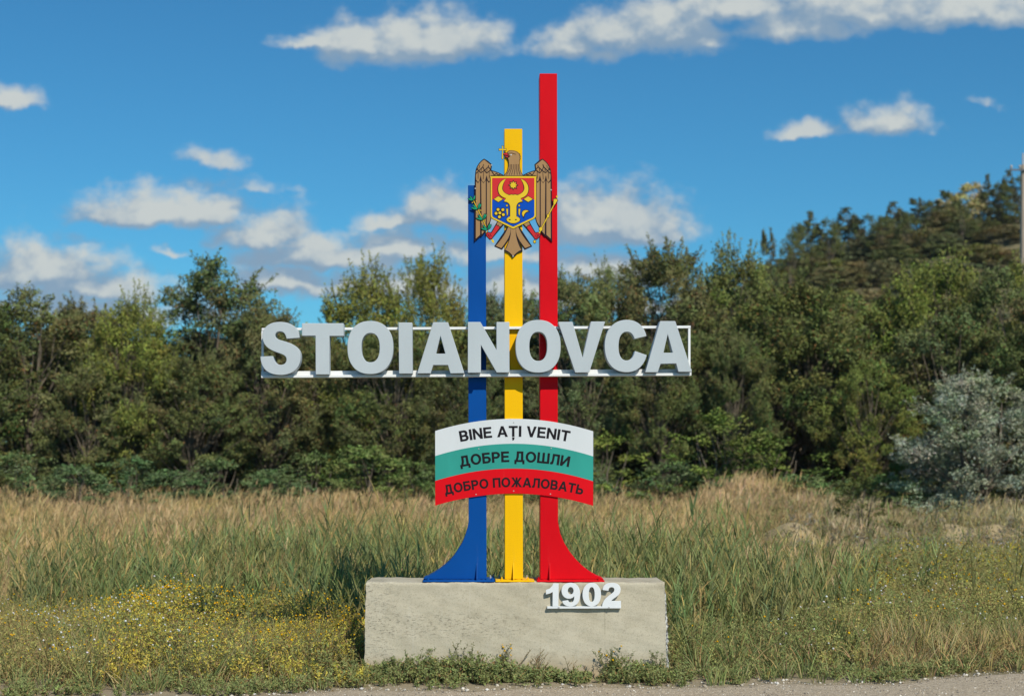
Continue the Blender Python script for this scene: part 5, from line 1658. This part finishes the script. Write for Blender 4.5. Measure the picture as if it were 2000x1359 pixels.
# loose gravel
def scatter_rocks(name, n, xf, r0, r1, cols):
    vb, fb = [], []
    base = []
    for s in range(6):
        v, f = rock_mesh(50 + s, 5, 3); base.append((np.array(v), np.array(f)))
    VV, FF, CC, off = [], [], [], 0
    X, Y = xf(n); n = len(X)
    Z = gh(X, Y); onroad = Y < road_edge(np.clip(X, -9, 9)); Z = np.where(onroad, np.maximum(Z + .005, .005), Z)
    rr_ = r0 * (r1 / r0) ** (NR.uniform(0, 1, n) ** 2.2)
    for i in range(n):
        v, f = base[i % 6]
        a = NR.uniform(0, 6.28); c, s = math.cos(a), math.sin(a)
        w = v * rr_[i]; w = np.stack([w[:, 0] * c - w[:, 1] * s, w[:, 0] * s + w[:, 1] * c, w[:, 2]], 1)
        VV.append(w + np.array([X[i], Y[i], Z[i] + rr_[i] * .2])); FF.append(f + off); off += len(v)
        CC.append(np.repeat((np.array(cols[NR.randint(len(cols))]) * NR.uniform(.7, 1.25))[None], len(v), 0))
    o = mesh(name, np.concatenate(VV), np.concatenate(FF), M['gravel'], colors=np.concatenate(CC))
    return props(o, kind='stuff')


m_, q, b = new_mat('loose_gravel')
q.put(b.inputs['Base Color'], q.n('ShaderNodeAttribute', attribute_name='Col').outputs['Color']); b.inputs['Roughness'].default_value = .9
M['gravel'] = m_
def road_pts(n):
    x, y, px, z = wedge(n, -150, 2150, 12.6, 15.9)
    e = road_edge(np.clip(x, -9, 9)); k = (y < e + .02) & (y > e - 2.2)
    return x[k], y[k]
def verge_pts(n):
    x, y, px, z = wedge(n, -150, 2150, 13.6, 16.2)
    e = road_edge(np.clip(x, -9, 9)); k = (y > e - .05) & (y < e + .30 * NR.uniform(0, 1, len(x)) + .02) & keepout(x, y)
    return x[k], y[k]
scatter_rocks('gravel', 16000, road_pts, .0035, .013, [(.42, .37, .29), (.52, .47, .39), (.30, .26, .21), (.12, .11, .10), (.62, .58, .50), (.40, .33, .23)])
scatter_rocks('verge_gravel', 9000, verge_pts, .004, .026, [(.50, .45, .36), (.60, .56, .48), (.34, .28, .20), (.66, .63, .58)])

# ------------------------------------------------------------------ faint summer haze
m_ = bpy.data.materials.new('haze'); m_.use_nodes = True
m_.node_tree.nodes.clear()
q = NB(m_.node_tree)
pv_ = q.n('ShaderNodeVolumePrincipled')
pv_.inputs['Color'].default_value = (.80, .90, 1.0, 1)
pv_.inputs['Density'].default_value = 0.00012
pv_.inputs['Anisotropy'].default_value = 0.2
q.t.links.new(pv_.outputs[0], q.n('ShaderNodeOutputMaterial').inputs['Volume'])
hz = box('haze', -1600, 1600, -250, 1900, -2, 66, m_)
props(hz, kind='stuff')
S.cycles.volume_bounces = 0
